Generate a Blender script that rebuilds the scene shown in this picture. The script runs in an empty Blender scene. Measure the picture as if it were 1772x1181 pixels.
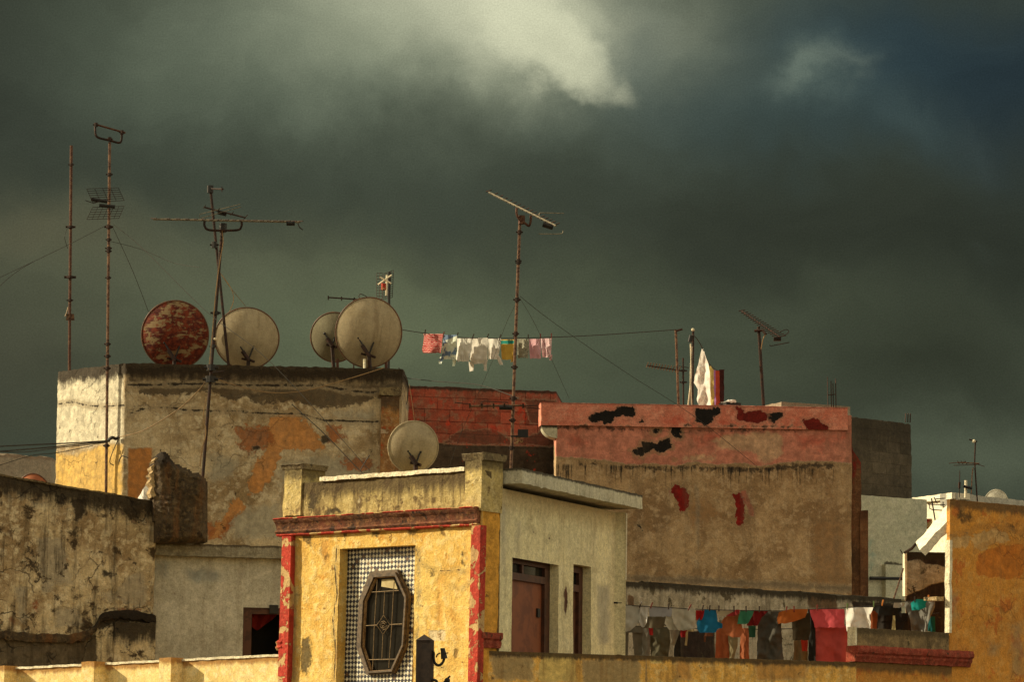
import bpy, bmesh, math, random
import numpy as np
from mathutils import Vector, noise as mn
random.seed(7)
R = math.radians
SC = bpy.context.scene
COL = SC.collection
# ------------------------------------------------------------------ camera model
F = 886 / math.tan(R(8))
HOR = 1400.0
PITCH = math.atan((HOR - 590.5) / F)
ROLL = R(0.6)
cp, sp = math.cos(PITCH), math.sin(PITCH)
cr, sr = math.cos(ROLL), math.sin(ROLL)
def ray(px, py):                      # image point -> direction of sight (world)
    x0, y0 = (px - 886) / F, -(py - 590.5) / F
    x = x0 * cr - y0 * sr             # undo the slight clockwise lean of the picture
    y = x0 * sr + y0 * cr
    return Vector((x, cp - y * sp, sp + y * cp))
def W(px, py, Y):
    d = ray(px, py)
    return d * (Y / d.y)
def level(px, py, z):
    d = ray(px, py)
    return d * (z / d.z)
def proj(P):                          # numpy (n,3) -> photo pixels
    f = P[:, 1] * cp + P[:, 2] * sp
    u = -P[:, 1] * sp + P[:, 2] * cp
    x, y = P[:, 0] / f, u / f
    x0 = x * cr + y * sr
    y0 = -x * sr + y * cr
    return 886 + F * x0, 590.5 - F * y0
class Face:
    """a vertical wall plane through two world points"""
    def __init__(s, A, B, lean=0.0):
        s.A = A.copy()
        t = Vector((B.x - A.x, B.y - A.y, 0)); s.L = t.length; s.t = t.normalized()
        s.n = Vector((s.t.y, -s.t.x, 0))
        s.up = Vector((lean, 0, 1))
        s.pn = s.t.cross(s.up).normalized()
    def uz(s, px, py, d=0):
        r = ray(px, py); o = s.A + s.n * d
        k = o.dot(s.pn) / r.dot(s.pn); p = r * k - o
        z = p.z; q = p - s.up * z
        return q.dot(s.t), z + s.A.z
    def pt(s, u, z, d=0):
        return s.A + s.t * u + s.up * (z - s.A.z) + s.n * d
    def at(s, px, py, d=0, base=0):
        u, z = s.uz(px, py, base)
        return s.pt(u, z, d)
# ------------------------------------------------------------------ mesh helpers
class MB:
    def __init__(s): s.v = []; s.f = []
    def add(s, vs, fs):
        o = len(s.v); s.v += [Vector(v) for v in vs]; s.f += [tuple(i + o for i in f) for f in fs]; return s
    def hexa(s, p):                   # 8 points: bottom 4, top 4
        return s.add(p, [(0, 1, 2, 3), (7, 6, 5, 4), (0, 4, 5, 1), (1, 5, 6, 2), (2, 6, 7, 3), (3, 7, 4, 0)])
    def fbox(s, F_, u0, u1, z0, z1, d0, d1):
        P = F_.pt
        return s.hexa([P(u0, z0, d1), P(u1, z0, d1), P(u1, z0, d0), P(u0, z0, d0), P(u0, z1, d1), P(u1, z1, d1), P(u1, z1, d0), P(u0, z1, d0)])
    def fboxpx(s, F_, x0, y0, x1, y1, d0, d1):
        u0, z1 = F_.uz(x0, y0); u1, z0 = F_.uz(x1, y1)
        return s.fbox(F_, u0, u1, z0, z1, d0, d1)
    def rbox(s, F_, u0, u1, z0, z1, d0, d1, n=0.03, amp=.006, seed=0):
        """box on a wall, finely divided along u, with worn edges"""
        k = max(2, int((u1 - u0) / n)); o = len(s.v)
        prof = [(d1, z0), (d1, (z0 + z1) / 2), (d1, z1), ((d0 + d1) / 2, z1), (d0, z1), (d0, z0)]
        return s.mould(F_, u0, u1, prof, k, amp, seed)
    def mould(s, F_, u0, u1, prof, k=60, amp=.004, seed=0):
        m = len(prof); vs = []; fs = []
        for i in range(k + 1):
            u = u0 + (u1 - u0) * i / k
            for j, (d, z) in enumerate(prof):
                p = F_.pt(u, z, d)
                q = mn.noise_vector(p * 9 + Vector((seed, 0, 0))) * amp + mn.noise_vector(p * 30) * amp * .6
                vs.append(p + q)
        for i in range(k):
            for j in range(m):
                a, b = i * m + j, i * m + (j + 1) % m
                fs.append((a, b, b + m, a + m))
        fs.append(tuple(range(m))); fs.append(tuple(range(k * m, k * m + m)))
        return s.add(vs, fs)
    def tube(s, pts, r, seg=8, r1=None, caps=True):
        pts = [Vector(p) for p in pts]; n = len(pts); vs = []; fs = []
        for i, p in enumerate(pts):
            t = (pts[min(i + 1, n - 1)] - pts[max(i - 1, 0)]).normalized()
            a = t.cross(Vector((0, 0, 1)) if abs(t.z) < .9 else Vector((0, 1, 0))).normalized(); b = t.cross(a)
            rr = r if r1 is None else r + (r1 - r) * i / max(1, n - 1)
            for j in range(seg):
                th = 2 * math.pi * j / seg
                vs.append(p + (a * math.cos(th) + b * math.sin(th)) * rr)
        for i in range(n - 1):
            for j in range(seg):
                q = (j + 1) % seg
                fs.append((i * seg + j, i * seg + q, i * seg + seg + q, i * seg + seg + j))
        if caps: fs.append(tuple(range(seg))); fs.append(tuple(range((n - 1) * seg, n * seg)))
        return s.add(vs, fs)
    def lathe(s, o, ax, prof, seg=40, xr=1.0, ref=None):
        ax = ax.normalized(); a = (ref or Vector((0, 0, 1))); a = (a - ax * a.dot(ax)).normalized(); b = ax.cross(a)
        vs = []; fs = []; m = len(prof)
        for j in range(seg):
            th = 2 * math.pi * j / seg
            for (r, h) in prof: vs.append(o + ax * h + a * (r * math.cos(th)) + b * (r * xr * math.sin(th)))
        for j in range(seg):
            q = (j + 1) % seg
            for i in range(m - 1): fs.append((j * m + i, j * m + i + 1, q * m + i + 1, q * m + i))
        return s.add(vs, fs)
    def poly(s, pts, off):            # outline extruded by vector(s) off
        n = len(pts); pts = [Vector(p) for p in pts]
        vs = pts + [p + off for p in pts]
        fs = [tuple(range(n)), tuple(range(2 * n - 1, n - 1, -1))] + [(i, (i + 1) % n, (i + 1) % n + n, i + n) for i in range(n)]
        return s.add(vs, fs)
    def ball(s, c, r, seg=8):
        c = Vector(c); prof = [(max(1e-4, math.sin(math.pi * i / seg)) * r, -math.cos(math.pi * i / seg) * r) for i in range(seg + 1)]
        return s.lathe(c, Vector((0, 0, 1)), prof, seg + 2, ref=Vector((1, 0, 0)))
def wpos(o):
    v = Vector((0, 0, 0))
    while o: v += o.location; o = o.parent
    return v
def tag(o, label, cat, group=None, kind=None):
    o['label'] = label; o['category'] = cat
    if group: o['group'] = group
    o['kind'] = kind or 'thing'
    return o
def thing(name, label, cat, loc, group=None):
    o = bpy.data.objects.new(name, None); COL.objects.link(o); o.location = loc; o.empty_display_size = .1
    return tag(o, label, cat, group)
def obj(name, m, mat, parent=None, smooth=40, attrs=None, fixn=True, label=None):
    me = bpy.data.meshes.new(name)
    V = np.array([tuple(v) for v in m.v], dtype=np.float64)
    if parent is None:
        mi, ma = V.min(0), V.max(0); org = Vector(((mi[0] + ma[0]) / 2, (mi[1] + ma[1]) / 2, mi[2]))
    else: org = wpos(parent)
    me.from_pydata([tuple(v) for v in (V - np.array(org))], [], m.f)
    if fixn:
        bm = bmesh.new(); bm.from_mesh(me); bmesh.ops.recalc_face_normals(bm, faces=bm.faces); bm.to_mesh(me); bm.free()
    me.materials.append(mat)
    A = dict(attrs or {})
    if 'u' not in A: A['u'] = V[:, 0] * .83 + V[:, 1] * .56
    if 'v' not in A: A['v'] = V[:, 2].max() - V[:, 2]
    for k in str(mat.get('marks', '')).split():
        if k not in A: A[k] = np.full(len(V), -60.0)
    for k, a in A.items():
        at = me.attributes.new(k, 'FLOAT', 'POINT'); at.data.foreach_set('value', np.asarray(a, dtype=np.float32))
    if smooth:
        me.shade_smooth(); me.set_sharp_from_angle(angle=R(smooth))
    o = bpy.data.objects.new(name, me); COL.objects.link(o)
    if parent is None: o.location = org
    else: o.parent = parent
    if label: o['label'] = label
    return o
def sdf(x, y, poly):
    """signed distance (px) to a polygon, positive inside; polygons given as ('line', pts, halfwidth) are strokes"""
    if poly[0] == 'line':
        P = poly[1]; segs = list(zip(P[:-1], P[1:]))
    else:
        P = poly; segs = list(zip(P, P[1:] + P[:1]))
    best = np.full(x.shape, 1e9); ins = np.zeros(x.shape, bool)
    for (x0, y0), (x1, y1) in segs:
        dx, dy = x1 - x0, y1 - y0; L = dx * dx + dy * dy + 1e-9
        t = np.clip(((x - x0) * dx + (y - y0) * dy) / L, 0, 1)
        best = np.minimum(best, np.hypot(x - x0 - t * dx, y - y0 - t * dy))
        c = ((y0 > y) != (y1 > y)); dyy = dy if abs(dy) > 1e-9 else 1e-9
        ins ^= c & (x < dx * (y - y0) / dyy + x0)
    if poly[0] == 'line': return poly[2] - best
    return np.where(ins, best, -best)
def block(name, plan, ztop, zbot, mat, parent, res=.05, zvis=None, masks=None, amp=.012, rim=.02, lean=0.0, holes=(), dense=None, seed=0, cap=True, shear=None):
    """a walled mass: plan corners (left to right as seen, then round the back); displaced plaster faces; painted-on marks as attributes"""
    up = Vector((lean, 0, 1)); n = len(plan); dense = range(n - 2) if dense is None else dense
    cols = []; dist = 0.0; facecols = []
    for i in range(n):
        a, b = plan[i], plan[(i + 1) % n]; L = math.hypot(b.x - a.x, b.y - a.y)
        us = {0.0}
        if i in dense:
            k = max(1, int(L / res)); us |= {L * j / k for j in range(k)}
            for h in holes:
                if h[0] == i:
                    for e in (h[1], h[2]):
                        us = {q for q in us if abs(q - e) > res * .4 or q == 0.0}; us.add(e)
        for q in sorted(us): cols.append((i, q, a.x + (b.x - a.x) * q / L, a.y + (b.y - a.y) * q / L, dist + q, 0.0 if shear is None else shear[i] + (shear[(i + 1) % n] - shear[i]) * q / L))
        dist += L
    zv = zbot if zvis is None else zvis
    k = max(1, int((ztop - zv) / res)); zs = {ztop - (ztop - zv) * j / k for j in range(k + 1)}
    for h in holes:
        for e in (h[3], h[4]):
            if zbot < e < ztop:
                zs = {q for q in zs if abs(q - e) > res * .4 or q == ztop}; zs.add(e)
    zs.add(zbot); zs = sorted(zs, reverse=True); nr = len(zs); nc = len(cols)
    pn = [Vector(((plan[(i + 1) % n].y - plan[i].y), -(plan[(i + 1) % n].x - plan[i].x), 0)).normalized() for i in range(n)]
    m = MB(); V = []; U = []; VV = []; base = []
    for (i, q, x, y, ul, dz) in cols:
        for j, z in enumerate(zs):
            p = Vector((x, y, ztop + dz)) + up * (z - ztop); base.append(p.copy())
            s0 = Vector((seed, 3.1 * seed, 0))
            d = mn.noise(p * 1.3 + s0) * amp + mn.noise(p * 5 + s0) * amp * .45 + mn.noise(p * 14 + s0) * amp * .22
            nn = pn[i] if q > 0 else (pn[i] + pn[i - 1]).normalized()
            p = p + nn * d
            if q == 0.0: p = p - nn * (abs(mn.noise(Vector((x, y, z * 7)))) * .02)
            if j == 0: p.z += mn.noise(Vector((ul * 2.3, seed, 0))) * rim * .7 + mn.noise(Vector((ul * 11, seed, 0))) * rim * .7 - rim * .3
            V.append(p); U.append(ul); VV.append(ztop - z)
    fs = []
    for c in range(nc):
        c2 = (c + 1) % nc
        for j in range(nr - 1):
            ec, qc = cols[c][0], cols[c][1]; q2 = cols[c2][1] if cols[c2][0] == ec else 1e9
            skip = False
            for h in holes:
                if h[0] == ec and qc >= h[1] - 1e-5 and q2 <= h[2] + 1e-5 and zs[j] <= h[4] + 1e-5 and zs[j + 1] >= h[3] - 1e-5: skip = True
            if not skip: fs.append((c * nr + j, c2 * nr + j, c2 * nr + j + 1, c * nr + j + 1))
    if cap: fs.append(tuple(c * nr for c in range(nc))[::-1])
    m.v = V; m.f = fs
    for h in holes:                    # reveals
        Fh = Face(Vector((plan[h[0]].x, plan[h[0]].y, ztop)), Vector((plan[(h[0] + 1) % n].x, plan[(h[0] + 1) % n].y, ztop)), lean)
        P = Fh.pt; u0, u1, z0, z1, dd = h[1:6]; e = -.0
        vs = [P(u0, z0, e), P(u1, z0, e), P(u1, z1, e), P(u0, z1, e), P(u0, z0, -dd), P(u1, z0, -dd), P(u1, z1, -dd), P(u0, z1, -dd)]
        m.add(vs, [(0, 1, 5, 4), (1, 2, 6, 5), (2, 3, 7, 6), (3, 0, 4, 7)])
        for p_ in vs: U.append(0.); VV.append(ztop - p_.z); base.append(p_)
    A = {'u': np.array(U), 'v': np.array(VV)}
    if masks:
        B = np.array([tuple(p) for p in base]); X, Y = proj(B)
        for k_, polys in masks.items():
            a = np.full(X.shape, -60.0)
            for pl in polys: a = np.maximum(a, sdf(X, Y, pl))
            A[k_] = a
    return obj(name, m, mat, parent, smooth=35, attrs=A)
# ------------------------------------------------------------------ material helpers
def lin(c):
    def f(x): x /= 255.0; return x / 12.92 if x <= .04045 else ((x + .055) / 1.055) ** 2.4
    return tuple(f(x) for x in c)
class NT:
    def __init__(s, nt): s.t = nt; nt.nodes.clear()
    def n(s, typ, ins=None, **kw):
        nd = s.t.nodes.new(typ)
        for k, v in kw.items(): setattr(nd, k, v)
        for k, v in (ins or {}).items(): s.set(nd.inputs[k], v)
        return nd
    def set(s, sock, v):
        if isinstance(v, bpy.types.NodeSocket): s.t.links.new(v, sock)
        elif v is not None:
            if isinstance(v, (tuple, list)) and len(v) == 3 and sock.type == 'RGBA': v = (*v, 1)
            sock.default_value = v
    def m(s, op, a, b=0.0, c=None, clamp=False):
        nd = s.n('ShaderNodeMath', {0: a, 1: b}, operation=op, use_clamp=clamp)
        if c is not None: s.set(nd.inputs[2], c)
        return nd.outputs[0]
    def mix(s, f, a, b, mode='MIX'):
        nd = s.n('ShaderNodeMix', data_type='RGBA', blend_type=mode)
        s.set(nd.inputs[0], f); s.set(nd.inputs[6], a); s.set(nd.inputs[7], b); return nd.outputs[2]
    def sstep(s, x, lo, hi, a=0.0, b=1.0):
        return s.n('ShaderNodeMapRange', {0: x, 1: lo, 2: hi, 3: a, 4: b}, interpolation_type='SMOOTHSTEP').outputs[0]
    def noise(s, vec, scale, detail=6, rough=.6, dist=0.0):
        return s.n('ShaderNodeTexNoise', {'Vector': vec, 'Scale': scale, 'Detail': detail, 'Roughness': rough, 'Distortion': dist}).outputs[0]
    def attr(s, name): return s.n('ShaderNodeAttribute', attribute_name=name).outputs[2]
    def vec(s, x, y, z=0.0): return s.n('ShaderNodeCombineXYZ', {0: x, 1: y, 2: z}).outputs[0]
    def ocoord(s): return s.n('ShaderNodeTexCoord').outputs[3]
MATS = {}
def newmat(name):
    m = bpy.data.materials.new(name); m.use_nodes = True; return m, NT(m.node_tree)
def finish(t, col, rough=.9, bump=None, bstr=.5, bdist=.02, metal=0.0, spec=.25):
    b = t.n('ShaderNodeBsdfPrincipled', {'Base Color': col, 'Roughness': rough, 'Metallic': metal, 'Specular IOR Level': spec})
    if bump is not None:
        bp = t.n('ShaderNodeBump', {'Strength': bstr, 'Distance': bdist, 'Height': bump}); t.set(b.inputs['Normal'], bp.outputs[0])
    o = t.n('ShaderNodeOutputMaterial'); t.set(o.inputs[0], b.outputs[0]); return b
def plaster(name, c1, c2, c3=None, sc=1.6, top=None, streak=None, spots=None, peel=None, crack=0.0, masks=(), bump=.6, grit=.25, drip=None, brick=None, blotch=None):
    """weathered render: two-tone base, damp top edge, run marks, mould, peeled skin, cracks, painted marks"""
    m, t = newmat(name); oc = t.ocoord(); u, v = t.attr('u'), t.attr('v')
    off = t.n('ShaderNodeVectorMath', {0: oc, 1: (len(name) * 1.37, 2.1, len(name) * .7)}, operation='ADD').outputs[0]
    big = t.noise(off, sc, 9, .62, .6); mid = t.noise(off, sc * 5, 8, .65, .3); fine = t.noise(off, 46, 6, .7)
    col = t.mix(t.sstep(big, .36, .64), c1, c2)
    hgt = t.m('ADD', t.m('MULTIPLY', mid, .8), t.m('MULTIPLY', fine, .45))
    if c3: col = t.mix(t.m('MULTIPLY', t.sstep(mid, .48, .62), .75), col, c3)
    if brick:
        bw, bh, mc, mort = brick
        bt = t.n('ShaderNodeTexBrick', {'Vector': t.vec(t.m('ADD', u, t.m('MULTIPLY', mid, .03)), t.m('ADD', v, t.m('MULTIPLY', mid, .03))), 'Color1': (.75, .75, .75, 1), 'Color2': (1.2, 1.2, 1.2, 1), 'Mortar': (*mc, 1), 'Scale': 1.0, 'Mortar Size': mort, 'Mortar Smooth': .35, 'Brick Width': bw, 'Row Height': bh})
        wob = t.sstep(t.noise(off, 3.2, 4), .35, .6)
        col = t.mix(1.0, col, t.mix(wob, t.mix(.45, (1, 1, 1), bt.outputs[0]), bt.outputs[0]), 'MULTIPLY')
        hgt = t.m('SUBTRACT', hgt, t.m('MULTIPLY', bt.outputs[1], .8))
    if blotch:
        bc, lo, hi = blotch; nb = t.noise(off, sc * 1.6 + .7, 9, .66, .35)
        col = t.mix(t.sstep(nb, lo, hi), col, bc)
    for mk in masks:
        an, mc, rag, soft = mk[:4]; a = t.attr(an)
        rn = t.m('MULTIPLY', t.m('SUBTRACT', t.noise(off, mk[5] if len(mk) > 5 else 7, 8, .68, .4), .5), rag * 2)
        f = t.sstep(t.m('ADD', a, rn), 0.0, soft)
        if len(mk) > 4 and mk[4] < 1: f = t.m('MULTIPLY', f, mk[4])
        mcol = t.mix(t.sstep(t.m('ADD', t.m('MULTIPLY', mid, .6), t.m('MULTIPLY', fine, .4)), .40, .60), mc, tuple(x * .6 for x in mc))
        if rag < 13 and soft < 2.6:
            f2 = t.sstep(t.m('ADD', a, t.m('MULTIPLY', rn, 1.5)), -5.5, -2.5)
            col = t.mix(t.m('MULTIPLY', f2, .55), col, tuple(x * .55 + y for x, y in zip(c1, (.05, .035, .02))))
        if rag < 13:
            lip = t.m('MULTIPLY', t.m('MULTIPLY', f, t.m('SUBTRACT', 1.0, f)), 1.6)
            col = t.mix(lip, col, (.45, .38, .26))
        col = t.mix(f, col, mcol); hgt = t.m('SUBTRACT', hgt, t.m('MULTIPLY', f, .35))
    if peel:
        pc, thr, ps = peel; pn_ = t.noise(off, ps, 9, .62, .5); f = t.sstep(pn_, thr, thr + .025)
        col = t.mix(f, col, t.mix(t.sstep(fine, .4, .6), pc, tuple(x * .7 for x in pc))); hgt = t.m('SUBTRACT', hgt, t.m('MULTIPLY', f, .7))
    if spots:
        pc, thr, ps = spots; pn_ = t.noise(off, ps, 5, .75, 0); f = t.sstep(pn_, thr, thr + .07)
        col = t.mix(f, col, pc)
    sv = t.vec(t.m('MULTIPLY', u, 1.0), t.m('MULTIPLY', v, .1), 0)
    if streak:
        pc, amt, fs = streak; sn = t.noise(sv, fs, 7, .7); f = t.m('MULTIPLY', t.sstep(sn, .47, .66), amt)
        col = t.mix(f, col, pc)
    if top:
        pc, ln, amt = top; tn = t.m('ADD', t.m('MULTIPLY', t.noise(sv, 9, 6, .75), .75), t.m('MULTIPLY', mid, .55))
        f = t.m('MULTIPLY', t.sstep(t.m('SUBTRACT', t.m('MULTIPLY', tn, ln * 1.9), v), ln * .1, ln * .75), amt)
        col = t.mix(f, col, pc)
    if drip:                           # thin dark runs hanging from a given height
        pc, v0, ln, amt = drip; dn = t.m('ADD', t.m('MULTIPLY', t.noise(t.vec(u, t.m('MULTIPLY', v, .03), 0), 26, 7, .85), .72), t.m('MULTIPLY', t.noise(t.vec(u, 0.0, 7.0), 1.7, 3, .6), .3))
        below = t.sstep(v, v0 - .03, v0 + .02)
        reach = t.m('MULTIPLY', t.sstep(dn, .50, .78), ln * 2.2)
        f = t.sstep(t.m('SUBTRACT', reach, t.m('SUBTRACT', v, v0)), 0.0, .12)
        col = t.mix(t.m('MULTIPLY', t.m('MULTIPLY', f, below), amt), col, pc)
    if crack:
        wv = t.n('ShaderNodeVectorMath', {0: off, 1: t.n('ShaderNodeVectorMath', {0: t.n('ShaderNodeTexNoise', {'Vector': off, 'Scale': 3.5, 'Detail': 5.0}).outputs[1], 'Scale': .45}, operation='SCALE').outputs[0]}, operation='ADD').outputs[0]
        vo = t.n('ShaderNodeTexVoronoi', {'Vector': wv, 'Scale': 1.5}, feature='DISTANCE_TO_EDGE').outputs[0]
        f = t.m('MULTIPLY', t.sstep(vo, .004, .016, 1.0, 0.0), t.m('MULTIPLY', t.sstep(t.noise(off, 1.1, 3), .46, .58), crack))
        col = t.mix(f, col, (.02, .014, .008)); hgt = t.m('SUBTRACT', hgt, t.m('MULTIPLY', f, .9))
    gx = t.m('ADD', t.m('ADD', t.m('MULTIPLY', fine, .4), t.m('MULTIPLY', t.noise(off, 120, 3, .75), .25)), t.m('MULTIPLY', t.noise(off, 14, 7, .72), .35))
    g = t.m('MAXIMUM', t.m('ADD', 1.0, t.m('MULTIPLY', t.m('SUBTRACT', gx, .5), grit * 13)), .2)
    col = t.mix(1.0, col, t.vec(g, g, g), 'MULTIPLY')
    finish(t, col, .92, hgt, bump, .03); m['marks'] = ' '.join(k[0] for k in masks); return m
def simple(name, c, c2=None, sc=12, rough=.6, metal=0.0, thr=(.45, .6), bump=.15, spec=.3):
    m, t = newmat(name); oc = t.ocoord(); nz = t.noise(oc, sc, 7, .65, .3)
    col = t.mix(t.sstep(nz, thr[0], thr[1]), c, c2 or tuple(x * .75 for x in c)); finish(t, col, rough, nz, bump, .004, metal, spec); return m
def cloth(name, c, c2=None, pat=None, trans=.35):
    m, t = newmat(name); oc = t.ocoord(); u, v = t.attr('u'), t.attr('v'); nz = t.noise(oc, 40, 5, .6)
    col = t.mix(t.sstep(t.noise(oc, 9, 5, .6), .4, .65), c, tuple(x * .86 for x in c))
    if pat == 'stripe':
        f = t.sstep(t.m('SINE', t.m('ADD', t.m('MULTIPLY', v, 190), t.m('MULTIPLY', t.noise(oc, 18, 4), 12))), -.3, .5); col = t.mix(f, col, c2)
    elif pat == 'band': col = t.mix(t.m('MULTIPLY', t.sstep(v, .012, .016), t.sstep(v, .068, .072, 1, 0)), col, c2)
    elif pat == 'print': col = t.mix(t.sstep(t.noise(oc, 55, 3, .7), .5, .56), col, c2)
    elif pat == 'block': col = t.mix(t.m('MULTIPLY', t.sstep(t.m('ADD', v, t.m('MULTIPLY', u, .4)), .06, .075), t.sstep(t.noise(oc, 7, 2), .42, .5)), col, c2)
    elif pat == 'vstripe': col = t.mix(t.sstep(t.m('SINE', t.m('MULTIPLY', u, 60)), .2, .5), col, c2)
    elif pat == 'top': col = t.mix(t.sstep(t.m('ADD', v, t.m('MULTIPLY', t.noise(oc, 16, 3), .1)), .09, .16), c2, col)
    d = t.n('ShaderNodeBsdfPrincipled', {'Base Color': col, 'Roughness': .85, 'Specular IOR Level': .2})
    bp = t.n('ShaderNodeBump', {'Strength': .25, 'Distance': .004, 'Height': nz}); t.set(d.inputs['Normal'], bp.outputs[0])
    tr = t.n('ShaderNodeBsdfTranslucent', {'Color': col}); mx = t.n('ShaderNodeMixShader', {0: trans}); t.set(mx.inputs[1], d.outputs[0]); t.set(mx.inputs[2], tr.outputs[0])
    o = t.n('ShaderNodeOutputMaterial'); t.set(o.inputs[0], mx.outputs[0]); return m
# ------------------------------------------------------------------ world, sun, camera
w = bpy.data.worlds.new("World"); SC.world = w; w.use_nodes = True
SUN_EL, SUN_AZ = R(26), R(-7.0)        # sun low at the left; azimuth measured from -X towards the camera
def build_world():
    t = NT(w.node_tree)
    g = t.n('ShaderNodeTexCoord').outputs[0]
    sx = t.n('ShaderNodeSeparateXYZ', {0: g}); x, y, z = sx.outputs
    sky = t.n('ShaderNodeTexSky', sky_type='NISHITA', sun_disc=False, sun_elevation=SUN_EL, sun_rotation=R(-83) , altitude=50, air_density=1.4, dust_density=3.0, ozone_density=1.0).outputs[0]
    sky = t.mix(1.0, sky, (.15, .132, .10), 'MULTIPLY')
    ys = t.m('MAXIMUM', y, .08); k = F / 886
    a = t.m('MULTIPLY', t.m('DIVIDE', x, ys), k); b = t.m('MULTIPLY', t.m('DIVIDE', z, ys), k)
    P = t.vec(a, b, 0)
    n1 = t.n('ShaderNodeTexNoise', {'Vector': P, 'Scale': 1.5, 'Detail': 7.0, 'Roughness': .55}).outputs[1]
    n2 = t.n('ShaderNodeTexNoise', {'Vector': P, 'Scale': 7.0, 'Detail': 6.0, 'Roughness': .62}).outputs[1]
    dv2 = t.n('ShaderNodeVectorMath', {0: t.n('ShaderNodeVectorMath', {0: n2, 1: (.5, .5, .5)}, operation='SUBTRACT').outputs[0], 'Scale': .10}, operation='SCALE').outputs[0]
    dv = t.n('ShaderNodeVectorMath', {0: t.n('ShaderNodeVectorMath', {0: n1, 1: (.5, .5, .5)}, operation='SUBTRACT').outputs[0], 'Scale': .42}, operation='SCALE').outputs[0]
    Pd = t.n('ShaderNodeVectorMath', {0: t.n('ShaderNodeVectorMath', {0: P, 1: dv}, operation='ADD').outputs[0], 1: dv2}, operation='ADD').outputs[0]
    sd = t.n('ShaderNodeSeparateXYZ', {0: Pd}); ad, bd = sd.outputs[0], sd.outputs[1]
    # cloud masses, listed by where they stand in the sky ahead
    col = lin((60, 65, 54))
    def blob(col, px, py, rx, ry, c, amt=1.0, rot=0.0, hard=0.0, A=None, B=None):
        da = t.m('SUBTRACT', A or ad, (px - 886) / 886); db = t.m('SUBTRACT', B or bd, (HOR - py) / 886)
        if rot:
            c_, s_ = math.cos(rot), math.sin(rot)
            da, db = t.m('ADD', t.m('MULTIPLY', da, c_), t.m('MULTIPLY', db, s_)), t.m('SUBTRACT', t.m('MULTIPLY', db, c_), t.m('MULTIPLY', da, s_))
        q = t.m('ADD', t.m('POWER', t.m('ABSOLUTE', t.m('DIVIDE', da, rx / 886)), 2.0), t.m('POWER', t.m('ABSOLUTE', t.m('DIVIDE', db, ry / 886)), 2.0))
        f = t.m('EXPONENT', t.m('MULTIPLY', q, -1.0)) if not hard else t.sstep(q, 1.0 - hard, 1.0 + hard, 1.0, 0.0)
        return t.mix(t.m('MULTIPLY', f, amt), col, lin(c))
    for bl in SKY_BLOBS: col = blob(col, *bl)
    col = t.mix(1.0, col, (.85, .875, .83), 'MULTIPLY')
    wisp = t.noise(t.vec(t.m('MULTIPLY', ad, 1.0), t.m('MULTIPLY', bd, 1.9), 3.0), 2.6, 9, .58, .7)
    col = t.mix(1.0, col, t.n('ShaderNodeMapRange', {0: wisp, 1: .25, 2: .75, 3: .86, 4: 1.14}).outputs[0], 'MULTIPLY')
    grain = t.noise(t.vec(t.m('MULTIPLY', a, 300), t.m('MULTIPLY', b, 300)), 1.0, 2, .6)
    col = t.mix(1.0, col, t.n('ShaderNodeMapRange', {0: grain, 1: .2, 2: .8, 3: .84, 4: 1.16}).outputs[0], 'MULTIPLY')
    # the rest of the sky: broken sunlit cloud over clear sky behind and beside the viewer
    cl = t.noise(t.vec(x, y, z), 2.3, 7, .6, .4)
    back = t.mix(t.sstep(cl, .38, .62), sky, (.82, .67, .42))
    back = t.mix(1.0, back, t.n('ShaderNodeMapRange', {0: x, 1: -1.0, 2: 1.0, 3: .62, 4: 1.3}).outputs[0], 'MULTIPLY')
    front = t.m('MULTIPLY', t.sstep(y, .35, .8), t.sstep(t.m('ABSOLUTE', x), .35, .7, 1.0, 0.0))
    fin = t.mix(front, back, col)
    fin = t.mix(t.sstep(z, -.08, .0), (.05, .042, .03), fin)
    bg = t.n('ShaderNodeBackground', {'Color': fin, 'Strength': 1.0})
    o = t.n('ShaderNodeOutputWorld'); t.set(o.inputs[0], bg.outputs[0])
SKY_BLOBS = [
    # px, py, rx, ry, colour, amount, rotation
    (0, 120, 330, 300, (46, 49, 43), .85), (560, 150, 420, 130, (82, 90, 78), .8), (330, 60, 260, 120, (70, 78, 66), .6),
    (1560, 60, 420, 150, (40, 57, 66), .9), (1790, 120, 190, 190, (34, 46, 54), .8), (1250, 160, 300, 120, (50, 64, 66), .8),
    (1150, 400, 700, 110, (48, 51, 44), .8), (620, 330, 500, 90, (56, 62, 54), .6), (1650, 420, 380, 160, (40, 44, 38), .7),
    (250, 490, 420, 120, (92, 93, 74), .65), (0, 640, 230, 130, (66, 64, 52), .7), (40, 430, 170, 60, (86, 82, 64), .6),
    (700, 600, 480, 150, (98, 104, 80), .85), (1330, 620, 420, 150, (66, 71, 57), .7), (1680, 810, 220, 60, (84, 90, 74), .8), (1600, 650, 220, 100, (44, 47, 38), .7),
    (760, 20, 420, 165, (118, 126, 108), .8), (640, 60, 190, 90, (140, 144, 122), .5), (790, 5, 270, 130, (166, 166, 144), .75), (930, 75, 130, 58, (206, 204, 176), .8, -.5, .95), (880, 20, 180, 90, (214, 212, 184), .68), (1085, 60, 60, 120, (54, 70, 72), .45),
    (1420, 95, 85, 42, (92, 106, 100), .5, .3), (1405, 92, 60, 24, (120, 130, 118), .4, .35), (1575, 150, 70, 40, (66, 80, 80), .45, -.6), (1490, 70, 60, 16, (104, 114, 106), .4, .2), (1690, 215, 30, 60, (60, 70, 70), .3, .2),
    (1690, 420, 40, 20, (60, 66, 60), .2),
]
build_world()
sl = bpy.data.lights.new('sun', 'SUN'); sl.energy = 5.0; sl.angle = R(.55); sl.color = (1.0, .87, .60)
so = bpy.data.objects.new('sun', sl); COL.objects.link(so)
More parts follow.
